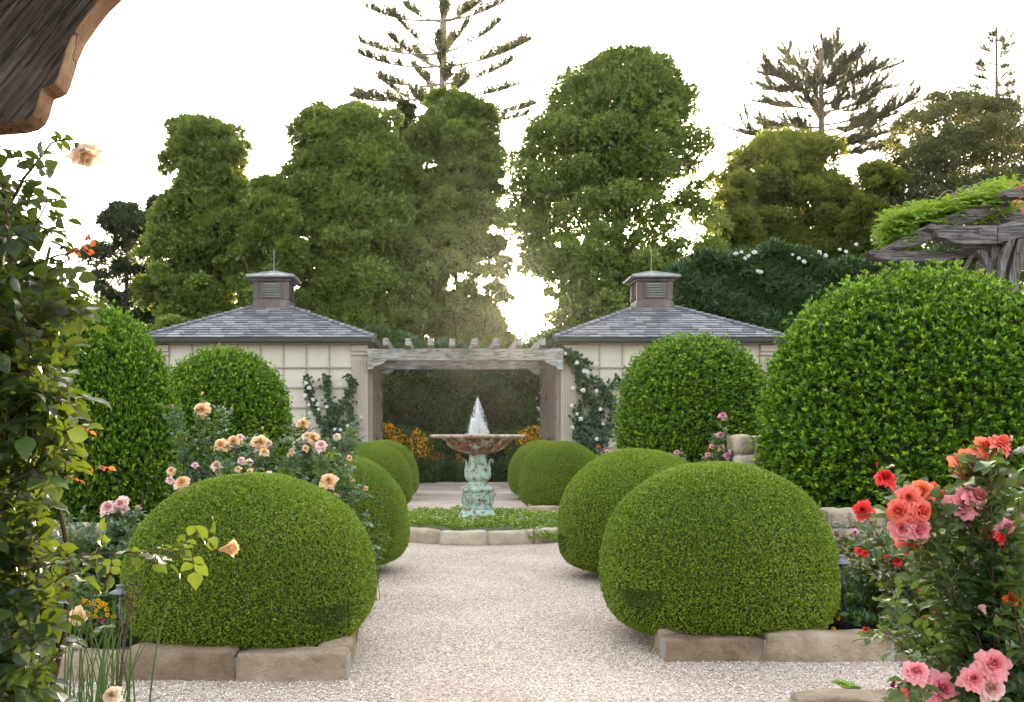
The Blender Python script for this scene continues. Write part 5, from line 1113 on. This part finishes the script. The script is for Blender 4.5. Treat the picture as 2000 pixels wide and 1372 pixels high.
ground_cover('low leafy bedding plants between the red rose bush and the kerb', lambda X, Y: (Y < 12.4) & ~((np.hypot(X - 2.22, Y - 8.05) < .8)), lambda X, Y: .13 + .10 * (np.sin(X * 4) * np.sin(Y * 5) + 1) * .7, 9000, .06, 'bed', 92, (1.9, 5.0, 7.35, 10.5), name='bedding_plants')
ground_cover('dark leafy bedding plants behind the near left kerb', lambda X, Y: ~((np.hypot(X + 1.42, Y - 7.5) < .8)), lambda X, Y: .13 + .12 * (np.sin(X * 4) * np.sin(Y * 5) + 1) * .7, 9000, .06, 'bed', 93, (-4.2, -.95, 6.8, 11.5), name='bedding_plants')

def smallplant(name, lab, base, n, L, asp, m, seed, cat='plant', up=.5, flowers=()):
    r = np.random.default_rng(seed); base = np.array(base, float); o = thing(name, lab, cat, base); a = r.uniform(0, 6.28, n); q = r.random(n)
    D_ = np.stack([np.cos(a), np.sin(a), up + .9 * (1 - q)], 1); P = base + np.stack([np.cos(a) * .012, np.sin(a) * .012, q * .02], 1)
    LL = L * (.6 + .5 * q); link('foliage', leafmesh('foliage', M[m], OVAL, P, D_, np.tile([0, 0, 1.], (n, 1)) + .2 * r.normal(size=(n, 3)), LL, LL * asp, r.uniform(.3, 1, n), base), o)
    for (dx, dy, dz, s_, c_) in flowers: bloom(c_, s_, base + np.array([dx, dy, dz]), (r.normal() * .4, -1, .7), o, .9)
    return o
pb = at(1665, 1352, 5.6); smallplant('primrose_rosette', 'bright leafy primrose rosette sitting on the near kerb corner', (pb[0], 5.62, .13), 20, .11, .42, 'vib', 95)
pb = at(1757, 1345, 5.6); smallplant('purple_primula', 'purple flowered primula beside the leafy rosette', (pb[0], 5.60, .13), 12, .06, .5, 'bed', 96, flowers=[(random.uniform(-.07, .07), random.uniform(-.03, .03), random.uniform(.04, .09), .028, 'magenta') for _ in range(11)])
for i, (px, py, D, lab) in enumerate(((1655, 1105, 8.6, 'small yellow flowered plant behind the dark path light'), (1750, 1228, 7.45, 'small yellow flowered plant behind the kerb under the roses'), (1612, 1225, 7.5, 'yellow flowered low plant at the foot of the dark path light'))):
    b_ = at(px, py, D); r2 = random.Random(i); smallplant('yellow_flowered_plant', lab, (b_[0], D, .12), 40, .12, .35, 'bed', 97 + i, up=1.2, flowers=[(r2.uniform(-.12, .12), -.05, b_[2] - .12 + r2.uniform(-.06, .12), .035, 'yellow') for _ in range(7)])
b_ = at(205, 1190, 7.0); r2 = random.Random(9); smallplant('yellow_flowered_plant', 'yellow and crimson flowered plant below the grey path light', (b_[0], 7.0, .12), 60, .16, .3, 'bed', 101, up=1.4, flowers=[(r2.uniform(-.16, .12), -.08, b_[2] - .12 + r2.uniform(-.05, .08), .035, 'yellow') for _ in range(18)] + [(r2.uniform(-.16, .12), -.08, b_[2] - .25 + r2.uniform(-.05, .08), .04, 'magenta') for _ in range(6)])
# salvia beside the second ball
sv = thing('salvia', 'grey-leaved salvia spires between the two nearest box balls', 'plant', (at(725, 0, 9.0)[0], 9.0, .1)); r = np.random.default_rng(55); st = MB(); PP, DD = [], []
for i in range(13):
    e = at(r.uniform(690, 755), r.uniform(960, 1130), 9.0 + r.uniform(-.2, .2)); s_ = np.array([at(718, 0, 9.0)[0] + r.normal() * .05, 9.0, .1]); pts = bez(s_, (s_ + e) / 2 + np.array([0, 0, .12]), e, 8); st.tube(pts, .003, 4)
    for k in range(2, 8):
        for s2 in (-1, 1): PP.append(pts[k]); DD.append([s2 * .9, -.3 * r.random(), .3])
PP = np.array(PP); st.build('stem', M['stem'], sv); LL = r.uniform(.035, .07, len(PP)); link('foliage', leafmesh('foliage', M['roseg'], OVAL, PP, np.array(DD) + .4 * r.normal(size=PP.shape), np.tile([0, 0, 1.], (len(PP), 1)) + .3 * r.normal(size=PP.shape), LL, LL * .38, r.uniform(.1, .7, len(PP)), LOC[sv.name]), sv)

# strappy blades at the lower left
gb = thing('strappy_plant', 'clump of upright narrow leaves with dried flower stalks at the gravel edge', 'plant', (at(215, 0, 5.2)[0], 5.2, 0)); r = np.random.default_rng(56); g = MB(); dr = MB()
def blade(mb, p0, p1, p2, wd):
    pts = bez(p0, p1, p2, 9); V = []; Fc = []
    for i, p_ in enumerate(pts):
        w_ = wd * (1 - (i / 8) ** 2 * .92); V += [p_ + np.array([-w_, 0, 0]), p_ + np.array([0, w_ * .5, 0]), p_ + np.array([w_, 0, 0])]
    for i in range(8): Fc += [(3 * i, 3 * i + 1, 3 * i + 4, 3 * i + 3), (3 * i + 1, 3 * i + 2, 3 * i + 5, 3 * i + 4)]
    mb.add(V, Fc, random.random() * .5)
for i in range(60):
    b0 = np.array([at(r.uniform(130, 260), 0, 5.2)[0], 5.2 + r.uniform(-.35, .35), 0]); h = r.uniform(.35, .85); ln = r.normal() * .16; tip = b0 + np.array([ln + (.25 if i % 9 == 0 else 0), r.normal() * .1, h * (.35 if i % 9 == 0 else 1)]); blade(g, b0, b0 + np.array([ln * .2, 0, h * .8]), tip, r.uniform(.003, .006))
g.build('leaf_blades', M['bed'], gb)
for (ex, ey) in ((265, 1130), (240, 1150), (255, 1170)):
    e = at(ex, ey, 5.1); b0 = np.array([at(225, 0, 5.2)[0], 5.2, 0]); pts = bez(b0, (b0 + e) / 2 + np.array([-.02, 0, .05]), e, 8); dr.tube(pts, .003, 4)
    for k in range(7): q = e + np.array([r.normal() * .02, r.normal() * .02, -.02 * k + r.normal() * .01]); dr.tube([q, q + np.array([r.normal() * .012, 0, .02])], [.005, .007], 5)
dr.build('dried_stalk', M['cane'], gb)

# path lights, plant label, stake light
def pathlight(lab, px, D, ptop, mt, lean):
    b_ = at(px, 0, D)[0]; zt = at(0, ptop, D)[2]; o = thing('path_light', lab, 'path light', (b_ + lean, D, .1), 'path lights'); tx = b_
    MB().tube([(b_ + lean, D, .10), (tx + lean * .3, D, zt - .2), (tx, D, zt - .05)], [.016, .016, .014], 10).build('post', M[mt], o, True)
    MB().tube([(tx + lean * .45, D, zt - .28), (tx + lean * .15, D, zt - .12)], .021, 10).build('collar', M[mt], o, True)
    MB().lathe([(.035, .10), (.035, .125), (.02, .13)], b_ + lean, D, 16).build('base', M['lampgrey'], o, True)
    MB().lathe([(.078, zt - .055), (.080, zt - .048), (.045, zt - .030), (.030, zt - .024), (.030, zt - .004), (.034, zt - .002), (.034, zt + .004), (.005, zt + .006)], tx, D, 28).build('hat', M['lampgrey'], o, True)
pathlight('dark path light with a flat hat beside the box ball and red roses', 1641, 7.45, 1086, 'black', .055)
pathlight('grey path light with a flat hat beside the near left box ball', 236, 6.9, 1144, 'lampgrey', .03)
lb = thing('plant_label', 'small teal plant label on a stake under the roses', 'plant label', (at(1746, 0, 7.5)[0], 7.5, .1)); q = at(1746, 1192, 7.5)
m_t = surf('teal_plastic', [(.3, (.01, .16, .20)), (.7, (.02, .2, .25))], 3, bump=0)
MB().box(q[0] - .06, q[0] + .06, 7.49, 7.496, q[2] - .02, q[2] + .02).build('plate', m_t, lb); MB().box(q[0] - .004, q[0] + .004, 7.497, 7.503, .1, q[2] + .01).build('stake', M['black'], lb)
q = at(1020, 1012, 15.3); ul = thing('stake_light', 'small grey stake light among the ground cover beside the fountain', 'garden light', (q[0], 15.3, .15))
MB().tube([(q[0], 15.3, .12), (q[0] - .01, 15.3, .26)], .012, 8).build('stake', M['lampgrey'], ul); MB().tube([(q[0] + .02, 15.26, .24), (q[0] - .03, 15.34, .37)], [.02, .035], 12).build('lamp_head', M['lampgrey'], ul, True)

# ------------------------------------------------------------------ stone pier and low rubble wall at the right
def rubble(name, lab, x0, x1, y0, y1, z0, z1, seed, m, sz=.28, cat='wall'):
    o = thing(name, lab, cat, ((x0 + x1) / 2, (y0 + y1) / 2, z0)); mb = MB(); r = random.Random(seed)
    MB().box(x0 + .03, x1 - .03, y0 + .03, y1 - .03, z0, z1 - .03).build('mortar', M['mortar'], o)
    z = z0; i = 0
    while z < z1 - .05:
        h = min(r.uniform(.6, 1.1) * sz, z1 - z); 
        if z1 - (z + h) < .08: h = z1 - z
        x = x0
        while x < x1 - .02:
            w_ = r.uniform(.7, 1.5) * sz
            if x + w_ > x1 - .1: w_ = x1 - x
            V, Fc = rough_block(x + w_ / 2, (y0 + y1) / 2, z + h / 2, w_ - .016, (y1 - y0) + r.uniform(-.01, .03), h - .014, 0, seed + i, 4, .014, .22); mb.add(V, Fc, r.random()); x += w_; i += 1
        z += h
    mb.build('stonework', m, o, True)
xp0 = at(1443, 0, 13)[0]; rubble('stone_pier', 'pale rubble stone pier between the mauve roses and the huge shrub', xp0, xp0 + .62, 13.0, 13.6, 0, 1.60, 700, M['palestone'], .24, 'pier')
rubble('rubble_wall', 'low rubble retaining wall under the huge rounded shrub', 2.75, 7.5, 9.35, 9.7, 0, .90, 760, M['stone'], .17)
sheet('raised_soil', 2.8, 8, 9.6, 13.2, .80, M['soil'], 8, 8, .01)
rubble('rubble_wall', 'low stone wall glimpsed behind the blooms of the left bed', -4.2, -1.9, 8.9, 9.2, 0, .80, 820, M['stone'], .18)

# ------------------------------------------------------------------ wisteria pergola at the right
pg = thing('timber_pergola', 'old timber pergola with carved rafter ends half hidden behind the huge shrub', 'pergola', (at(1990, 0, 14.5)[0], 14.5, 0))
def poly(name, pts, D, dep, m='wooddark', bevel=.01):
    f_ = [at(a, b_, D) for a, b_ in pts]; MB().prism([tuple(q) for q in f_], [(q[0], q[1] + dep, q[2]) for q in f_]).build(name, M[m], pg, bevel=bevel)
poly('rafter', [(1724, 487), (1780, 455), (1830, 430), (1880, 411), (1930, 396), (1965, 385), (1975, 402), (1930, 421), (1880, 441), (1825, 467), (1770, 486), (1728, 495)], 14.6, .18)
poly('beam', [(1811, 443), (1818, 441), (1830, 440), (1948, 441), (1948, 477), (1880, 477), (1862, 474), (1850, 468), (1840, 466), (1832, 462), (1828, 452), (1820, 448), (1812, 446)], 14.0, .2)
poly('beam', [(1949, 441), (2040, 413), (2040, 452), (1949, 476)], 14.02, .18)
poly('rafter', [(1912, 436), (1955, 420), (2040, 392), (2040, 412), (1948, 440), (1912, 440)], 15.0, .15)
poly('beam', [(1695, 492), (1704, 488), (1722, 490), (1835, 492), (1930, 478), (1936, 483), (1935, 490), (1880, 500), (1842, 512), (1800, 512), (1740, 510), (1712, 505), (1700, 498)], 14.4, .2)
poly('beam', [(1960, 373), (2040, 350), (2040, 385), (1972, 386), (1962, 382)], 14.2, .2)
poly('post', [(1937, 478), (1950, 477), (1970, 477), (1972, 700), (1938, 700)], 14.15, .22, 'wooddarkv')
poly('brace', [(1909, 489), (1918, 487), (1928, 492), (1936, 505), (1938, 540), (1930, 530), (1922, 508), (1912, 495)], 14.1, .12, 'wooddarkv')
poly('brace', [(1970, 470), (1985, 467), (1976, 490), (1968, 515), (1960, 545), (1955, 545), (1955, 510), (1962, 488)], 14.0, .12, 'wooddarkv')
poly('brace', [(1990, 464), (2045, 455), (2030, 475), (2005, 500), (1992, 540), (1985, 620), (1968, 620), (1972, 540), (1980, 500)], 14.05, .16, 'wooddarkv')
poly('post', [(2040, 440), (2066, 440), (2066, 900), (2040, 900)], 14.2, .25, 'wooddarkv')
wv = thing('wisteria_vine', 'bright yellow-green wisteria heaped on the timber pergola roof', 'vine', (at(1790, 0, 15)[0], 15, 0)); r = np.random.default_rng(61)
n = 1700; t = r.random(n); px = 1735 + t * 240; topy = np.interp(px, [1720, 1740, 1775, 1830, 1900, 1980], [470, 425, 413, 412, 388, 365]); boty = np.interp(px, [1720, 1760, 1830, 1900, 1980], [485, 462, 430, 408, 384]); py = topy + (boty - topy) * r.random(n) ** .8 + r.normal(size=n) * 2
D_ = 14.7 + r.random(n) * 1.6; P = np.stack([(px - VX) * D_ / F, D_, EYE - (py - VY) * D_ / F], 1); d = rdir(n, r) + np.array([-.4, -.5, -.1])
q = np.linspace(.1, 1, 6); dd = nrm(d); PP, DD = [], []
for v in q:
    pos = P + dd * (.26 * v) + np.array([0, 0, -.06 * v * v]); S_ = nrm(np.cross(dd, np.array([0, 0, 1.])))
    for s_ in (-1, 1): PP.append(pos); DD.append(dd * .5 + S_ * s_ + np.array([0, 0, -.15]))
PP = np.concatenate(PP); DD = np.concatenate(DD) + .15 * r.normal(size=(len(PP), 3)); tn = np.tile(np.clip((px - 1730) / 500 + .45 * r.random(n), 0, 1), 12)
link('foliage', leafmesh('foliage', M['wist'], KITE, PP, DD, np.tile([0, -.3, 1.], (len(PP), 1)) + .3 * r.normal(size=PP.shape), r.uniform(.075, .11, len(PP)), .046, tn, LOC[wv.name]), wv)
tv = MB()
for k in range(5):
    pts = [at(1880 + k * 12 + 14 * math.sin(j * .9 + k), 640 - j * 22, 15.3 + .1 * math.cos(j + k)) for j in range(9)]; tv.tube(pts, .035, 6)
for k in range(9):
    s_ = at(1850 + k * 11, 415 - k * 3, 15); tv.tube(bez(s_, s_ + np.array([.1 * math.sin(k * 2), 0, .5]), s_ + np.array([.35 * math.sin(k * 2 + 1), 0, .12]), 8), .008, 4)
tv.build('stem', M['greybark'], wv)
rs = thing('red_rose_shoot', 'red tinted young rose shoot in front of the pergola beam', 'rose shoot', at(2050, 420, 3.6)); r = np.random.default_rng(62)
q = np.array([at(*a) for a in ((1985, 355, 3.6), (1995, 362, 3.6), (1988, 385, 3.6), (1995, 400, 3.6), (1988, 412, 3.58), (2003, 350, 3.6))]); a_, b_, c_, d_, pt = compound(q, rdir(len(q), r) + np.array([-.4, -.2, -.3]), np.full(len(q), .026), 3, r)
link('young_leaves', leafmesh('young_leaves', M['redleaf'], OVAL, a_, b_, c_, d_, d_ * .6, r.random(len(a_)), LOC[rs.name]), rs); MB().tube([at(2120, 600, 3.7), at(2060, 430, 3.6), at(2010, 385, 3.6), at(1985, 360, 3.6)], [.005, .004, .003, .002], 5).build('cane', M['cane'], rs)

r = np.random.default_rng(88); n = 110; Pf = np.stack([r.uniform(-1.2, 3.4, n), 5.0 + 9 * r.random(n) ** 1.4, np.full(n, .012)], 1)
tag(link('fallen_leaves', leafmesh('fallen_leaves', M['redleaf'], OVAL, Pf, rdir(n, r) * np.array([1, 1, .1]), np.tile([0, 0, 1.], (n, 1)) + .3 * r.normal(size=(n, 3)), r.uniform(.008, .022, n), .009, r.random(n))), 'tiny dry fallen leaves scattered on the gravel', 'fallen leaves', kind='stuff')

# ------------------------------------------------------------------ thin evening haze round the whole garden
hm_, hn_, ho_ = mat('haze_air'); pv = hn_.nodes.new('ShaderNodeVolumePrincipled'); pv.inputs['Density'].default_value = .00009
pv.inputs['Color'].default_value = (.95, .93, .90, 1); pv.inputs['Anisotropy'].default_value = .85
hn_.links.new(pv.outputs[0], ho_.inputs['Volume'])
hz = MB(); hz.box(-701, 701, -201, 1201, -1.03, 42); tag(hz.build('haze', hm_), kind='stuff')
